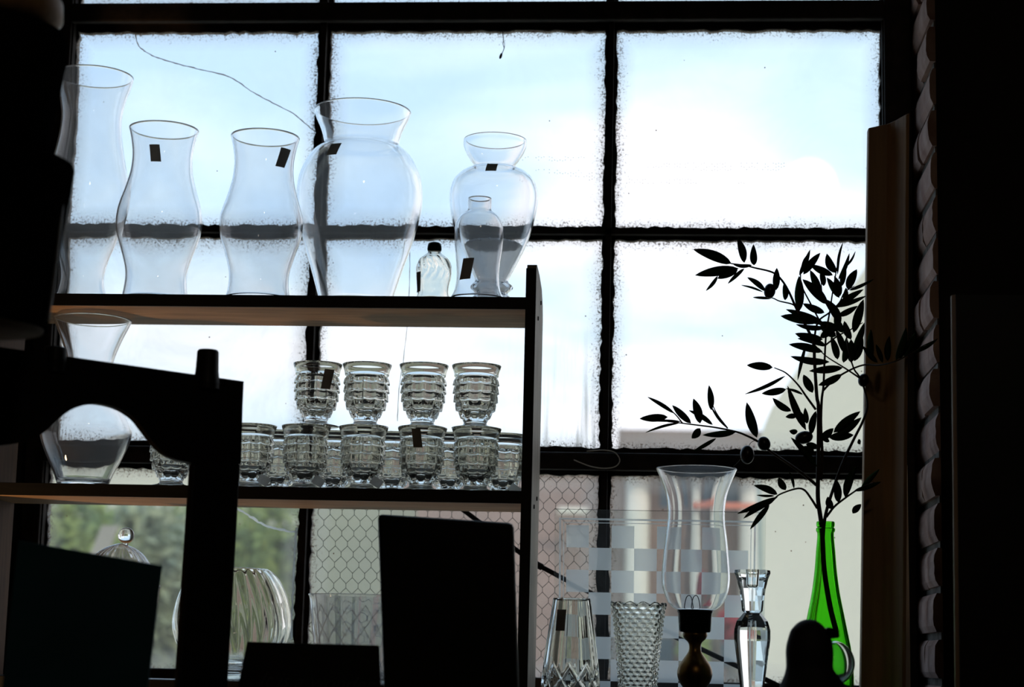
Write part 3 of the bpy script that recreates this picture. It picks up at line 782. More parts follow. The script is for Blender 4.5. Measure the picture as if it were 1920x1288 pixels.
# ---- cut crystal tumbler-shaped vase (X cuts)
CX = 3.0-.06
def cutm(r, z, t):
    n = 10; a = (t/(2*math.pi)*n) % 1
    r *= math.cos(math.pi/n)/math.cos((a-.5)*2*math.pi/n)
    r *= 1-.02*(abs(2*a-1)**8)
    z0 = .063; h = .021
    q = abs(((t/(2*math.pi)*5) % 1)*2-1)            # triangle wave, 5 crosses
    d1 = abs(z-(z0+h*(2*q-1))); d2 = abs(z-(z0-h*(2*q-1)))
    r -= .0042*(max(0, 1-d1/.0052)+max(0, 1-d2/.0052))*.8
    return r, z
o, X, c = glass_body('cut_glass_vase', 1069, CX, ZL, [(1122,36.5),(1126,37.5),(1150,41),(1180,46),(1210,51),(1240,55),(1270,58),(1300,59),(1330,57)], M['crystal'], .0075, base_t=.012, segs=200, mod=cutm, n=14)
tag(o, 'tapering cut crystal vase with crossed cuts and a dark sticker', 'vase')
sticker(o, X, CX, c, 1054, 1143, 1183, 17, -3)
# ---- hobnail trumpet vase
def hob(r, z, t):
    H = HOBH; n = 18; ph = .0066
    row = z/ph; a = t/(2*math.pi)*n+.5*(int(row) % 2)
    fa = (a % 1)-.5; fz = (row % 1)-.5
    d = min(1, math.sqrt((fa*1.05)**2+(fz*1.0)**2)*2)
    if r > .004: r += .0021*(1-d**1.7)-.0006
    if z > H-.008: z += .0055*(abs(math.sin(t*6+.4))-.5)*((z-(H-.008))/.008)
    return r, z
X0 = un(1196, 1330, 2.97).x; HOBH = zat(X0, 2.97, 1133)-ZL
o, X, c = glass_body('hobnail_vase', 1195, 2.97, ZL, [(1133,52.5),(1140,50),(1160,47),(1190,43.5),(1225,39.5),(1260,36.5),(1290,35),(1310,37),(1330,44)], M['crystal'], .0048, base_t=.02, segs=216, mod=hob, n=20, imod=lambda r, z, t: (r, z+(.0055*(abs(math.sin(t*6+.4))-.5) if z > HOBH-.0015 else 0)))
tag(o, 'trumpet vase covered in small glass bumps with scalloped rim', 'vase')
# ---- crystal candlestick, six-sided
def hexm(n, amt=1):
    def f(r, z, t):
        a = (t/(2*math.pi)*n) % 1; return r*(1-amt+amt*math.cos(math.pi/n)/math.cos((a-.5)*2*math.pi/n)*1.04), z
    return f
KY = 2.96
kk = mpp(un(1410, 1200, KY))
b = MB(); X = un(1410, 1334, KY).x
sec = [(1069,32),(1074,32.5),(1082,29),(1100,24),(1120,20.5),(1138,18.5),(1141,15.5),(1145,19),(1155,28),(1170,32.5),(1186,32.5),(1205,30),(1230,26.5),(1255,23),(1280,20),(1296,17),(1304,19),(1312,34),(1322,40),(1334,41)]
outer = [(h*kk, zat(X, KY, v)) for v, h in sec]; d = ZL-outer[-1][1]; outer = [(r, z+d*(outer[0][1]-z)/(outer[0][1]-outer[-1][1])) for r, z in outer]
vs, fs = revolve([(max(r, .0005), z) for r, z in [(9*kk, outer[0][1])]+outer+[(.0005, ZL)]], 72, lambda r, z, t: hexm(8)(r, z, t) if r > 10*kk else (r, z), closed=False)
fs = fs[:-2]+[fs[-1]]
k0 = len(vs); zt = outer[0][1]
vs2, fs2 = revolve([(9*kk, zt), (8.6*kk, zt-12*kk), (8.2*kk, zt-26*kk), (6*kk, zt-30*kk), (.0005, zt-31*kk)], 72, closed=False)
vs2 = vs2; fs2 = [tuple(i+k0 for i in f[::-1]) for f in fs2[:-2]]+[tuple(k0+4*72+s for s in range(72))]
# join hole rim: first ring of both are the same circle
fs2 = [tuple((i-k0 if i-k0 < 72 else i) for i in f) for f in fs2]
b.add([Vector(v)+Vector((X, KY, 0)) for v in vs+vs2], fs+fs2)
o = b.build('crystal_candlestick', M['crystal'], origin=(X, KY, ZL)); tag(o, 'faceted clear crystal candlestick without candle, left of the green bottle', 'candlestick')
# ---- green bottle
BY = 2.94
o, X, c = glass_body('green_bottle', 1549, BY, ZL, [(978,16),(980,17),(985,17),(988,15.5),(990,17.5),(994,17.5),(998,15.5),(1010,16),(1030,18),(1055,20),(1080,23),(1105,27),(1135,33.5),(1165,40),(1195,46.5),(1225,50.5),(1255,51.5),(1300,51.5),(1325,51),(1334,47)], M['green'], .0028, base_t=.006, segs=80)
tag(o, 'green glass bottle holding an olive branch beside the wooden plank', 'bottle'); BX = X; BC = c
# clear glass ball behind the bird
b = MB(); gc = un(1570, 1240, 2.82); kk2 = mpp(gc)

# ================================================================== olive branch
def A(x, y): return 1180+x/3.2, 430+y/3.2
def B(x, y): return 1180+x/3.2, 700+y/3.2
OB = 2.93
def bend(u, v):                                     # depth of the spray around the stem
    return OB+.05*noise.noise(Vector((u*.006, v*.006, 1.7)))-(.06 if u > 1620 else 0)*min(1, (u-1620)/60)
def W3(p, y=None): return un(p[0], p[1], bend(*p) if y is None else y)
root3 = Vector((BX, BY, zat(BX, BY, 1100)))
br = empty('olive_branch', Vector((BX, BY, zat(BX, BY, 1182)))); tag(br, 'artificial olive branch with narrow dark leaves and olives in the green bottle', 'branch')
neck = [Vector((BX-.002, BY, zat(BX, BY, 1000)))]
stems = [
 ([B(1240,1540), B(1205,1400), B(1170,1180), B(1160,1000), B(1150,890), B(1133,760), B(1132,640), B(1136,400), B(1135,200), A(1125,1000), A(1112,800), A(1104,680), A(1060,580), A(1005,480), A(960,380), A(915,305), A(860,258), A(750,230), A(690,215), A(610,205)], 2.6, .6),
 ([B(1162,1000), B(1172,880), B(1205,750), B(1280,540), B(1345,400), B(1400,290), B(1428,200), B(1415,110), B(1380,20), A(1345,830), A(1310,700), A(1300,560)], 1.7, .6),
 ([B(1150,640), B(1158,500), B(1150,300), A(1155,1020), A(1165,940), A(1172,780), A(1182,620), A(1205,480), A(1218,390), A(1240,260), A(1262,150)], 1.5, .5),
 ([B(1125,672), B(1050,610), B(960,545), B(850,470), B(770,408), B(700,372), B(640,350), B(520,325), B(380,307), B(300,297), B(230,290)], 1.5, .5),
 ([B(1128,810), B(1090,750), B(1050,700), B(1000,692), B(900,727), B(860,765), B(830,790)], 1.2, .5),
 ([B(1182,862), B(1230,800), B(1290,752), B(1350,710), B(1400,680), B(1470,655)], 1.2, .5),
 ([A(1118,1080), A(1060,1000), A(1010,930), A(940,862), A(870,830)], 1.2, .5),
 ([A(1163,968), A(1210,920), A(1290,862), A(1400,815), A(1500,815), A(1600,790), A(1700,740), A(1760,700), A(1840,662)], 1.1, .4),
 ([A(1005,480), A(980,450), A(900,430), A(850,410), A(760,410)], .9, .4),
 ([A(1105,700), A(1130,560), A(1200,500), A(1260,440), A(1290,380), A(1350,340)], 1.1, .4),
 ([A(1380,890), A(1290,830), A(1180,760), A(1110,690)], .9, .4),
 ([B(590,330), B(530,250), B(495,180)], .8, .4),
 ([B(320,300), B(270,240), B(200,190)], .7, .4),
 ([A(1180,620), A(1090,450), A(1030,320), A(1040,200), A(1080,140)], .9, .4),
 ([A(1200,480), A(1160,400), A(1150,300)], .8, .4),
 ([A(1170,700), A(1250,640), A(1330,600), A(1400,560)], .9, .4),
]
for (P, ra, rb) in stems:
    first = P is stems[0][0]
    pts3 = []
    for i, p in enumerate(P):
        if p[1] > 975:
            q = W3(p, BY)
            zz = q.z; lim = max(.002, r_of(BC, zz)-.0065)
            q.x = max(BX-lim, min(BX+lim, q.x)); pts3.append(q)
        else: pts3.append(W3(p))
    C_ = crom(pts3, 5); n = len(C_)
    b = MB(); b.tube(C_, [(ra+(rb-ra)*i/(n-1))*.00083*2.0 for i in range(n)], 7); b.build('twig', M['stem'], br, smooth=True)
# leaves: base, tip, width in region pixels
LA = [((612,205),(384,120),62),((690,200),(650,52),50),((748,215),(745,90),44),((735,215),(625,212),24),((655,235),(395,275),68),((650,245),(530,295),48),((690,235),(592,325),26),((530,280),(460,368),22),
 ((880,365),(885,232),48),((935,425),(925,330),40),((815,370),(708,288),34),((800,375),(672,335),12),((850,415),(742,408),16),
 ((1020,275),(1085,122),34),((1045,270),(1145,142),46),((1220,275),(1085,212),46),((1240,262),(1185,146),56),((1250,270),(1282,78),16),((1255,300),(1320,145),26),((1290,230),(1356,132),14),
 ((1145,390),(1085,245),50),((1165,340),(1150,240),40),((1310,360),(1365,240),54),((1320,365),(1465,300),20),((1275,340),(1298,225),40),((1020,490),(1018,280),62),((1190,450),(1040,300),60),((1170,500),(1042,445),46),
 ((1260,410),(1185,290),46),((1265,400),(1230,280),40),((1290,430),(1300,350),34),((1240,470),(1405,360),46),((1250,465),(1420,400),28),((1345,620),(1405,420),60),((1250,520),(1370,460),40),((1270,560),(1180,420),56),
 ((1130,560),(908,520),66),((1170,570),(940,480),50),((1180,590),(1000,570),34),((1260,600),(1130,560),60),((1240,640),(1140,580),50),((1280,620),(1230,520),50),((1330,660),(1290,550),46),((1160,660),(995,625),52),((1180,700),(1010,655),40),((1160,735),(958,690),52),((1200,795),(968,762),46),
 ((1145,650),(1250,590),46),((1250,780),(1210,640),44),((1285,800),(1300,650),50),((1330,800),(1330,660),56),((1350,790),(1400,640),50),((1340,740),(1410,560),46),((1290,740),(1240,600),40),
 ((860,828),(706,815),50),((935,880),(695,988),24),((940,960),(795,985),44),((1040,990),(940,955),16),((1060,690),(1010,905),20),((1280,830),(1080,850),50),((1275,870),(1135,935),46),((1100,980),(1045,872),54),
 ((1060,1205),(950,940),46),((970,1090),(860,1012),44),((1055,1150),(975,1065),46),((1065,1165),(1055,1070),34),((1005,1120),(938,1125),32),((1090,1230),(1120,1090),44),
 ((1455,780),(1450,600),46),((1520,800),(1480,690),30),((1550,790),(1560,640),40),((1600,785),(1660,590),50),((1650,770),(1720,610),40),((1700,740),(1850,655),26),((1620,780),(1700,640),30),((1490,800),(1400,700),36)]
LB = [((230,262),(62,272),50),((310,290),(145,287),14),((300,298),(98,355),16),((270,240),(110,142),24),((370,300),(258,192),46),((425,300),(385,152),54),((500,308),(358,222),34),((492,220),(478,72),40),((590,330),(485,190),14),((425,330),(375,390),46),((640,350),(440,370),44),((520,390),(380,470),24),((765,385),(705,175),60),
 ((888,725),(748,672),44),((870,735),(765,730),16),((938,700),(895,625),44),((988,690),(960,590),18),((890,742),(648,842),34),((870,760),(685,870),36),((840,790),(725,935),34),
 ((1215,815),(1190,740),44),((1255,775),(1245,640),50),((1295,745),(1360,560),56),((1350,705),(1510,650),30),((1340,840),(1390,785),40),((1390,690),(1500,575),34),
 ((1225,355),(1385,228),54),((1240,375),(1392,265),50),((1200,385),(1345,370),54),((1145,400),(1225,330),52),((1200,410),(1150,385),26),((1060,425),(1145,450),40),((1125,560),(970,385),40),((1110,470),(1040,440),36),((1010,350),(960,345),36),((1385,425),(1375,395),24)]
b = MB()
def leaf(b, p0, p1, w):
    L_ = (p1-p0); ln = L_.length; d = L_/ln
    view = (p0-CAM).normalized(); s = d.cross(view).normalized(); nrm = s.cross(d).normalized()
    tw = random.uniform(-.5, .5); s = (s*math.cos(tw)+nrm*math.sin(tw)).normalized(); nn = s.cross(d).normalized()
    cv = random.uniform(-.10, .10)*ln; cs = random.uniform(-.05, .05)*ln; n = 9; vs = []; fs = []
    for i in range(n+1):
        t = i/n; hw = w*.5*(math.sin(math.pi*min(1, t**.85*1.0))**.75 if 0 < t < 1 else 0)+.0003
        c_ = p0+L_*t+nn*(cv*math.sin(math.pi*t))+s*(cs*math.sin(math.pi*t))
        fold = hw*.22
        vs += [c_-s*hw+nn*fold, c_, c_+s*hw+nn*fold, c_-nn*.0005]
    for i in range(n):
        a = i*4; q = a+4
        fs += [(a, a+1, q+1, q), (a+1, a+2, q+2, q+1), (a+2, a+3, q+3, q+2), (a+3, a, q, q+3)]
    b.add(vs, fs)
for src, lst in ((A, LA), (B, LB)):
    for (p, q, w) in lst:
        a_, b_ = src(*p), src(*q); ya = bend(*a_); P0 = un(a_[0], a_[1], ya); P1 = un(b_[0], b_[1], ya+random.uniform(-.015, .015))
        leaf(b, P0, P1, w/3.2*mpp(P0)*.95)
b.build('leaves', M['leaf'], br, smooth=True)
def ovoid(mb, p, rx, rz, tilt):
    vs, fs = revolve([(rx*math.sin(math.pi*i/12)+.0002, rz*math.cos(math.pi*i/12)) for i in range(13)], 20, closed=False)
    R = Matrix.Rotation(tilt, 3, 'Y'); mb.add([R@Vector(v)+p for v in vs], fs)
for (q, rx, rz, tl) in ((A(842,370), 34, 46, .15), (B(808,422), 38, 44, -.3), (B(707,488), 41, 56, 0), (B(1048,385), 38, 54, 1.3), (A(1405,905), 32, 40, .2)):
    b = MB(); p = W3(q); ovoid(b, p, rx/3.2*mpp(p), rz/3.2*mpp(p), tl); b.build('olive', M['olive'], br, smooth=True)
b = MB(); b.tube(crom([W3(B(*p)) for p in ((768,400),(740,408),(722,425),(715,445))], 4), .0005, 5)
b.build('twig', M['stem'], br)
b = MB(); b.tube(crom([W3(B(*p)) for p in ((625,560),(650,535),(672,510))], 4), .0006, 5); b.build('twig', M['stem'], br)

# ================================================================== right side: plank, strip, dark panel
PY = 3.0
pl0, pl1 = un(1612, 1334, PY), un(1628, 240, PY); pr0, pr1 = un(1692, 1334, PY), un(1700, 224, PY)
def lerp(a, b_, t): return a+(b_-a)*t
def plank_sec(tz, zz, left, right):
    w = right-left; f = lambda t: left+w*t
    return [Vector((f(0), PY+.004, zz)), Vector((f(.02), PY, zz)), Vector((f(.50), PY, zz)), Vector((f(.58), PY-.003, zz)), Vector((f(.68), PY-.010, zz)), Vector((f(.80), PY-.022, zz)), Vector((f(.92), PY-.034, zz)), Vector((f(1), PY-.036, zz)), Vector((f(1), PY+.02, zz)), Vector((f(0), PY+.02, zz))]
zt_l, zt_r = pl1.z, pr1.z
n = 12; vs = []; fs = []
for i in range(n+1):
    t = i/n
    sec = plank_sec(t, 0, lerp(pl0, pl1, t).x, lerp(pr0, pr1, t).x); k = len(sec)
    for j, p in enumerate(sec):
        fx = (p.x-sec[0].x)/(sec[7].x-sec[0].x); p.z = ZL+(lerp(zt_l, zt_r, fx)-ZL)*t; vs.append(p)
for i in range(n):
    for j in range(k): j2 = (j+1) % k; fs.append((i*k+j, i*k+j2, (i+1)*k+j2, (i+1)*k+j))
fs.append(tuple(range(k))); fs.append(tuple(n*k+j for j in range(k)))
b = MB(); b.add(vs, fs); o = b.build('wooden_plank', M['plank'], origin=(pl0.x, PY, ZL), bevel=.001); tag(o, 'tall brown moulded wooden plank standing upright right of the olive branch', 'plank')
b = MB(); p0, p1, p2 = un(1697, 1334, 3.17), un(1708, 1334, 3.17), un(1700, 872, 3.17)
b.prism([p0, p1, p2+Vector((.0012, 0, 0)), p2], (0, .012, 0)); o = b.build('thin_lath', M['palewood']); tag(o, 'thin pale wooden lath between the plank and the brick edge', 'lath')
RYP = 2.6
b = MB(); a1, a2 = un(1784, 552, RYP), un(1792, 1340, RYP); zb2 = 0
xb0 = a2.x
dxz = (a1.x-a2.x)/(a1.z-a2.z)
bx = a1.x-dxz*a1.z
b.prism([(bx+.006, RYP, 0), (bx+.75, RYP, 0), (a1.x+.75, RYP, a1.z), (a1.x+.006, RYP, a1.z)], (0, .016, 0)); o = b.build('dark_panel', M['blackwood'])
b = MB(); b.prism([(bx+.0055, RYP+.001, 0), (bx+.001, RYP+.007, 0), (a1.x+.001, RYP+.007, a1.z), (a1.x+.0055, RYP+.001, a1.z)], (0, .008, 0))  # paler brown strip puts the panel's lit edge into the colour
root = o; b.build('lit_edge', M['plank'], o); tag(o, 'dark upright panel with thin lit brown edge at the far right', 'panel')

# ================================================================== foreground counter, bird, cards, frame, lantern
ZC = EYE-.135
ct = empty('display_counter', (-.3, 2.2, 0)); tag(ct, 'dark counter in the foreground carrying cards, panel and bird', 'counter')
b = MB(); b.box((-1.6, 1.85, ZC-.04), (.75, 2.60, ZC)); b.build('counter_top', M['blackwood'], ct)
b = MB(); b.box((-1.55, 1.90, 0), (.70, 2.56, ZC-.04)); b.build('cabinet_body', M['blackwood'], ct)
# ---- bird figurine
BDY = 2.45; bc = un(1525, 1330, BDY); k = mpp(un(1520, 1220, BDY))
bird = empty('bird_figurine', (bc.x, BDY, ZC)); tag(bird, 'dark smooth bird figurine with blunt beak in front of the green bottle', 'figurine')
prof = [(1161,1517,1),(1162,1517,9),(1165,1517,18),(1170,1517,26),(1178,1517,34),(1188,1518,39.5),(1199,1518,43),(1210,1518,44.5),(1222,1518,44),(1233,1518,44),(1244,1521,50),(1256,1524,59),(1270,1529,70),(1288,1532,80),(1310,1534,88),(1340,1534,90),(1370,1533,84),(1400,1532,70)]
vs = []; fs = []; sg = 48; C_ = crom([Vector(p) for p in prof], 4); zs_ = []
for (v, u, hw) in C_:
    p = un(u, v, BDY); z = p.z; 
    zs_.append((p.x, z, hw*k))
zmin = zs_[-1][1]; z0 = zs_[0][1]
zs_ = [(x, z0-(z0-z)*(z0-ZC-.0006)/(z0-zmin), r) for x, z, r in zs_]
for (x, z, r) in zs_:
    for s in range(sg):
        t = 2*math.pi*s/sg; vs.append((x+r*math.sin(t), BDY-r*.82*math.cos(t), z))
for i in range(len(zs_)-1):
    for s in range(sg): s2 = (s+1) % sg; fs.append((i*sg+s, i*sg+s2, (i+1)*sg+s2, (i+1)*sg+s))
fs += [tuple(range(sg))[::-1], tuple((len(zs_)-1)*sg+s for s in range(sg))]
b = MB(); b.add(vs, fs); M['birdm'] = plain('dark_bird', (.02, .014, .018), (.012, .009, .011), .7, 20); b.build('body', M['birdm'], bird, smooth=True)
P = [un(u, v, BDY) for u, v in ((1548,1176),(1572,1179),(1573,1196),(1556,1198),(1546,1200))]
b = MB(); b.prism([p+Vector((0, -.012, 0)) for p in P], (0, .024, 0)); b.build('beak', M['blackgloss'], bird, bevel=.002)
# clear glass ball between bird and bottle
GB = 2.74; gc = un(1560, 1243, GB); rr = 42*mpp(gc)
gb = MB(); Lp = [(rr*math.sin(math.pi*i/24)+.0003, rr*math.cos(math.pi*i/24)) for i in range(25)]
vs, fs = revolve(Lp, 48, closed=False); gb.add([Vector(v)+gc for v in vs], fs)
ri = rr-.002; vs, fs = revolve([(ri*math.sin(math.pi*i/24)+.0003, ri*math.cos(math.pi*i/24)) for i in range(25)], 48, closed=False)
gi = len(gb.v); gb.add([Vector(v)+gc for v in vs], [f[::-1] for f in fs])
gball = gb.build('glass_ball', M['glass'], origin=gc, smooth=True)
# the inner skin must face inwards
import bmesh
bm = bmesh.new(); bm.from_mesh(gball.data)
for f in bm.faces:
    inner = (f.verts[0].co.length < rr-.001); out = f.normal.dot(f.calc_center_median()) > 0
    if inner == out: f.normal_flip()
bm.to_mesh(gball.data); bm.free()
vs, fs = revolve([(.0005, gc.z-rr+.0015), (.012, gc.z-rr+.002), (.010, gc.z-rr-.008), (.026, ZL+.002), (.028, ZL), (.0005, ZL)], 32, closed=False)
st = MB(); st.add([Vector(v)+Vector((gc.x, gc.y, 0)) for v in vs], fs); st.build('ball_foot', M['glass'], gball, smooth=True)
tag(gball, 'clear glass ball on a foot, mostly hidden behind the bird', 'ball')

# ---- cards on the counter
def card(name, pts, Y, thick, m_, label, cat, bev=.001):
    P = [un(u, v, Y) for u, v in pts]
    # carry the lower edge down to the counter
    a, b_ = P[0], P[1]; c_, d_ = P[2], P[3]
    def down(top, low):
        t = (top.z-ZC-.0008)/(top.z-low.z); return top+(low-top)*t
    if len(P) == 4: P = [a, b_, down(b_, c_), down(a, d_)]
    o = MB(); o.prism(P, (0, thick, 0)); ob = o.build(name, m_, origin=(P[3]+P[2])/2, bevel=bev); tag(ob, label, cat); return ob
card('teal_card', [(33,1013),(303,1060),(276,1288),(4,1288)], 2.12, .006, M['teal'], 'dark teal card leaning in front of the arched frame at lower left', 'card')
card('black_panel', [(707,963),(962,980),(972,1288),(719,1288)], 2.50, .018, M['blackwood'], 'tall black panel with rounded corner left of the shelf side', 'panel', .006)
sg_ = card('lettered_sign', [(463,1203),(709,1210),(712,1288),(446,1288)], 2.40, .010, M['signboard'], 'low dark sign with faint handwritten lettering at bottom centre', 'sign')
tcu = bpy.data.curves.new('lettering', 'FONT'); tcu.body = 'It is a wonder'; tcu.size = .0255; tcu.shear = .45; tcu.extrude = .0003
to = bpy.data.objects.new('lettering_curve', tcu); COL.objects.link(to); bpy.context.view_layer.update()
me = bpy.data.meshes.new_from_object(to.evaluated_get(bpy.context.evaluated_depsgraph_get())); COL.objects.unlink(to); bpy.data.objects.remove(to)
me.materials.clear(); me.materials.append(M['ink']); lo = bpy.data.objects.new('lettering', me); COL.objects.link(lo)
lo.parent = sg_; p = un(484, 1286, 2.40)-sg_.location; lo.location = (p.x, -.0009, p.z); lo.rotation_euler = (math.pi/2, math.radians(1.5), 0)

# ---- the arched dark frame, turned away to the right
ang = math.radians(36)+YAW
dirf = Vector((math.cos(ang), math.sin(ang), 0)); nf = Vector((math.sin(ang), -math.cos(ang), 0)); pf = un(457, 715, 2.48)
def fp(u, v): return plane_un(u, v, pf, nf)
fr_ = empty('arched_frame', Vector((fp(445, 1288).x, fp(445, 1288).y, ZC))); tag(fr_, 'dark wooden frame with arched cutout and pegs on its top rail', 'frame')
top_l, top_r = fp(-150, 629), fp(457, 715)
thk = -nf*.014
arch = crom([Vector(p) for p in ((362,868),(334,862),(309,850),(290,832),(271,807),(252,784),(223,766),(186,757),(160,759),(132,769),(108,787),(86,808),(58,824),(20,833),(-40,838))], 5)
rail = [fp(-150, 629), fp(457, 715), fp(455, 760), fp(452, 870), fp(362, 870)]+[fp(*a) for a in arch[1:]]+[fp(-150, 842)]
b = MB(); b.prism(rail, thk); b.build('top_rail', M['blackwood'], fr_)
def post(u0, u1, v0, u2, u3):
    a, c_ = fp(u0, v0), fp(u1, v0); d_, e_ = fp(u3, 1288), fp(u2, 1288)
    def down(top, low): return top+(low-top)*((top.z-ZC-.0008)/(top.z-low.z))
    b = MB(); b.prism([a, c_, down(c_, d_), down(a, e_)], thk); b.build('post', M['blackwood'], fr_, bevel=.003)
post(362, 452, 869.5, 334, 428); post(-150, -42, 840.5, -170, -70)
for (uc, vt, vb, hw, hb) in ((392, 654, 712, 20.5, 25), (107, 649, 680, 21, 21)):
    p = fp(uc, vb)+thk*.5; k = mpp(p); z0 = fp(uc+4, vb).z-.012; z1 = fp(uc, vt).z
    x = Vector((p.x, p.y, 0)); H = z1-z0
    pts = [(.0005, 0), (hb*k, 0), (hb*k, H*.15), (hw*1.05*k, H*.45), (hw*k, H*.8), (hw*.98*k, H*.95), (hw*.85*k, H*.99), (.0005, H)]
    vs, fs = revolve(pts, 28, closed=False); b = MB(); b.add([Vector(v)+x+Vector((0, 0, z0)) for v in vs], fs); b.build('peg', M['blackwood'], fr_, smooth=False)

# ---- hanging black lantern at the left edge
LY = 2.0; LXp = -55
Xl = un(LXp, 600, LY).x
ln = empty('hanging_lantern', (Xl, LY, zat(Xl, LY, 625))); tag(ln, 'large black drum-shaped lantern hanging at the left edge', 'lantern')
def lpart(name, sec, m_): return lathe_part(name, LXp, LY, None, sec, ln, m_, 600, 64)
lpart('lower_drum', [(300,2),(300,160),(303,168),(309,170),(330,168),(400,161),(480,153),(560,146),(606,142),(612,139),(612,136)], M['lanternblack'])
lpart('base_plate', [(611,2),(611,134),(616,134),(616,2)], M['beige'])
lpart('upper_drum', [(52,2),(54,120),(60,136),(75,141),(110,141),(180,132),(250,122),(290,112),(301,100),(301,2)], M['lanternblack'])
lpart('cap', [(-80,2),(-78,60),(-40,100),(0,128),(30,130),(46,112),(53,90),(53,2)], M['plank'])
b = MB(); P = [un(u, v, LY-.0) for u, v in ((97,50),(103,75),(101,110),(95,150),(88,190),(83,225),(75,260),(63,288))]; b.tube(crom(P, 5), .0022, 8); b.build('rim_line', M['greymetal'], ln, smooth=True)
b = MB(); P = [un(u, v, LY-.0) for u, v in ((124,322),(119,360),(112,430),(104,500),(96,560),(90,600))]; b.tube(crom(P, 5), .0018, 8); b.build('rim_line', M['greymetal'], ln, smooth=True)  # thin grey tube standing in for the highlight along the lower drum's edge
b = MB(); zt_ = zat(Xl, LY, -78); b.tube([(Xl, LY, zt_-.002), (Xl, LY, RZ)], .006, 10); b.build('hanging_rod', M['steel'], ln)

# ---- bits of string and wire on the window
b = MB(); P = [un(u, v, YW-.045) for u, v in ((942,56),(943,64),(944,74),(943,82),(945,90),(942,99),(938,108))]; b.tube(crom(P, 4), .0007, 5)
P = [un(u, v, YW-.045) for u, v in ((943,74),(946,82),(945,92),(941,100),(939,109))]; b.tube(crom(P, 4), .0005, 5)
p = un(939, 105, YW-.045); ovoid(b, p, .0022, .0055, .3); o = b.build('dangling_string', M['rope']); tag(o, 'short dark string dangling from the upper window rail', 'string')
b = MB(); P = [un(u, v, YW-.052) for u, v in ((1076,862),(1090,868),(1110,875),(1135,878),(1155,874),(1162,862),(1152,848),(1130,844),(1100,846))]; b.tube(crom(P, 5), .0009, 6); o = b.build('wire_loop', M['palewood']); tag(o, 'thin looped wire lying against the lower window rail', 'wire')

# ================================================================== outdoors
b = MB(); b.box((-60, RY1+.3, -3.4), (60, 90, -3.2)); struct('ground', b, M['ground'])
GZ = -3.2
def at(u, v, Y): return un(u, v, Y)
# gabled pale house on the right
gy = 9.0
hp = [at(1433, 1300, gy), at(1428, 930, gy), at(1421, 836, gy), at(1446, 765, gy), at(1492, 697, gy), at(1541, 615, gy), at(1620, 505, gy), at(1720, 400, gy), at(1900, 640, gy), at(1990, 830, gy)]
hb0, hb1 = Vector((hp[0].x, gy, GZ)), Vector((hp[-1].x, gy, GZ))
house = empty('gabled_house', ((hb0.x+hb1.x)/2, gy, GZ)); tag(house, 'pale stucco house with steep gable seen through the right panes', 'house')
b = MB(); b.prism([hb0]+hp+[hb1], (0, .5, 0)); b.build('wall', M['stucco'], house)
# pink brick building with cream columns
fy = 14.0
x0, x1 = at(1170, 1100, fy).x, at(1437, 1100, fy).x; zt_ = at(1300, 838, fy).z; xm = at(704, 1100, fy).x; zlow = at(900, 865, fy).z
bl = empty('brick_building', ((x0+x1)/2, fy, GZ)); tag(bl, 'pinkish brick building with cream columns behind the chessboard', 'building')
b = MB(); b.box((x0, fy, GZ), (x1, fy+6, zt_)); b.build('wall', M['facade'], bl); b = MB(); b.box((xm, fy, GZ), (x0-.002, fy+5, zlow)); b.build('wing', M['facade'], bl)
b = MB(); b.box((x0-.05, fy-.35, at(1300, 884, fy).z), (x1, fy-.002, zt_+.03)); b.box((x0-.05, fy-.35, zt_+.0302), (x1, fy+6.2, zt_+.08)); b.build('roof', M['roof'], bl)
for u in (1194, 1302, 1407):
    xc = at(u, 1100, fy).x; b = MB(); r = .085
    vs, fs = revolve([(r*1.0, GZ), (r, (at(1300, 886, fy).z if u > 1170 else zlow-.02))], 24, closed=False); b.add([Vector((v[0]+xc, v[1]+fy-.12, v[2])) for v in vs], fs); b.build('column', M['column'], bl, smooth=True)
for (ua, ub, va, vb_) in ((1238,1262,895,952),(1340,1385,900,950),(1232,1262,1195,1245),(1330,1375,1195,1250),(1120,1150,1180,1250)):
    p, q = at(ua, va, fy), at(ub, vb_, fy); b = MB(); b.box((p.x, fy-.03, q.z), (q.x, fy+.02, p.z)); w_ = b.build('window', M['facade'] if False else M['bluepane'], bl)
p, q = at(1288, 947, fy), at(1420, 958, fy); b = MB(); b.box((p.x, fy-.24, q.z), (q.x, fy-.22, p.z)); b.build('sign_band', M['orange'], bl)
p, q = at(1050, 955, fy), at(1105, 968, fy); b = MB(); b.box((p.x, fy-.24, q.z), (q.x, fy-.22, p.z)); b.build('sign_band', M['column'], bl)
# greenish wall house, far pale building
gy2 = 11.5
x0, x1 = at(556, 1100, gy2).x, at(712, 1100, gy2).x; zt_ = at(640, 905, gy2).z
b = MB(); b.box((x0, gy2, GZ), (x1, gy2+1.6, zt_)); o = b.build('garden_shed', M['stucco2'], origin=((x0+x1)/2, gy2, GZ)); tag(o, 'grey-green plain shed seen through the wired pane', 'shed')
x0, x1 = at(-300, 1100, 26).x, at(740, 1100, 26).x; zt_ = at(300, 856, 26).z
bf = empty('long_building', ((x0+x1)/2, 26, GZ)); tag(bf, 'far pale building showing just above the trees at left', 'building')
b = MB(); b.box((x0, 26, GZ), (x1, 31, zt_)); b.build('wall', M['stucco'], bf)
b = MB(); b.box((x0-.2, 25.8, zt_), (x1+.2, 31.2, zt_+.15)); b.build('roof', M['palewood'], bf)
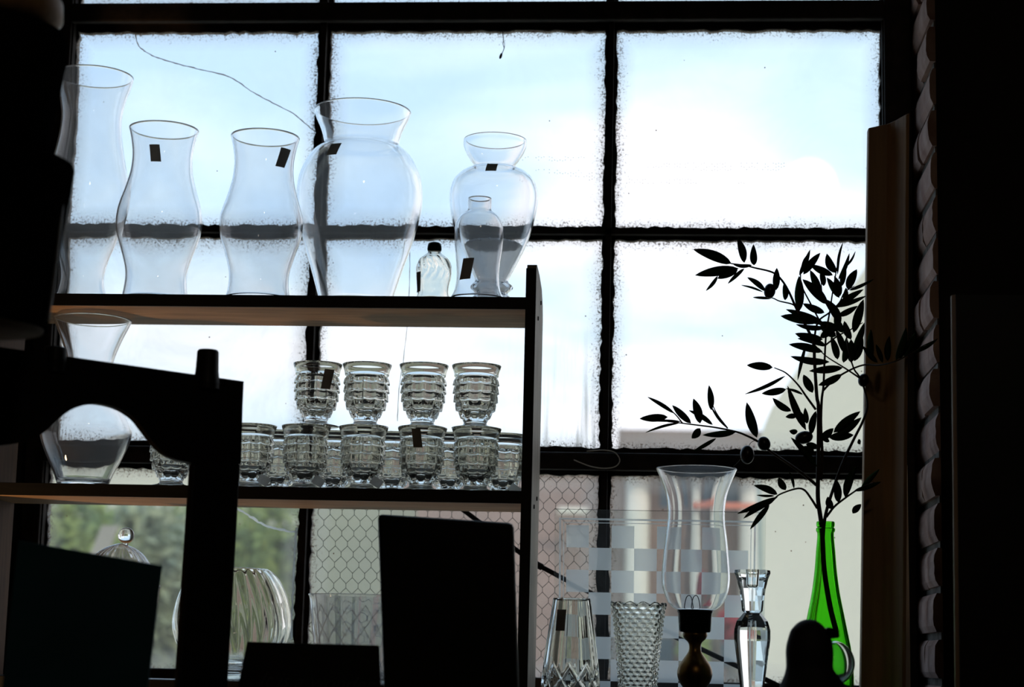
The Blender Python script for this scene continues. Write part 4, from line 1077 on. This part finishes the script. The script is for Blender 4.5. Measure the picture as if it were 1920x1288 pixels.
# trees
def tree(u, v, rx, rz, Y, m_, label, nl=2600, cat='tree', leafs=.06, group='trees outside the left panes'):
    c_ = at(u, v, Y); k = mpp(c_); root = empty('tree' if cat == 'tree' else 'flowering_shrub', (c_.x, Y, GZ)); tag(root, label, cat, group)
    b = MB()
    for _ in range(nl):
        a = Vector((random.gauss(0,1), random.gauss(0,1), random.gauss(0,1))).normalized()*(random.random()**.33)
        lump = 1+.22*noise.noise(a*2.3+Vector((u, 0, 0)))
        p = c_+Vector((a.x*rx*k, a.y*rx*k*.7, a.z*rz*k))*lump
        d = Vector((random.gauss(0,1), random.gauss(0,1), random.gauss(0,1))).normalized()*leafs
        e_ = d.cross(Vector((random.gauss(0,1), random.gauss(0,1), random.gauss(0,1)))).normalized()*leafs*.45
        b.add([p-d, p+e_, p+d, p-e_], [(0, 1, 2, 3)])
    b.build('foliage', m_, root)
    b = MB(); b.tube([(c_.x, Y, GZ), (c_.x+.05, Y, (GZ+c_.z)/2), (c_.x, Y, c_.z)], [.12, .09, .05], 8); b.build('trunk', M['bark'], root)
tree(120, 1130, 130, 205, 11.2, M['foliage'], 'bushy yellow-green tree seen through the leftmost pane')
tree(250, 1110, 120, 190, 12.1, M['foliage2'], 'grey-green tree in the middle behind the covered dish')
tree(390, 1120, 130, 205, 13.0, M['foliage'], 'green tree outside behind the dark frame post')
tree(500, 1120, 100, 205, 13.9, M['foliage'], 'darker tree at the right end of the row')
tree(20, 1150, 130, 220, 14.8, M['foliage2'], 'tree outside nearest the left window jamb')
tree(330, 1260, 220, 160, 15.9, M['foliage'], 'low wide tree behind the others')
p0, p1 = at(176, 1060, 9), at(206, 985, 9)
b = MB(); d = (p1-p0).normalized(); p0 = p0-d*((p0.z-GZ)/d.z); s = Vector((.04, 0, 0)); b.prism([p0-s, p0+s, p1+s, p1-s], (0, .03, 0)); o = b.build('leaning_board', M['duncoat'], origin=p0); tag(o, 'pale board leaning outside before the trees', 'board')
for (u, v, r1) in ((1335, 1100, 26), (1378, 1175, 34), (1300, 1215, 30)):
    tree(u, v, r1, r1*1.1, {1335: 13.5, 1378: 13.2, 1300: 12.8}[u], M['redflower'] if u != 1300 else M['foliage'], {1335: 'red-flowering shrub higher behind the candle shade', 1378: 'red-flowering shrub behind the crystal candlestick', 1300: 'green shrub low behind the brass stem'}[u], 260, 'shrub', .04, 'shrubs in front of the brick building')
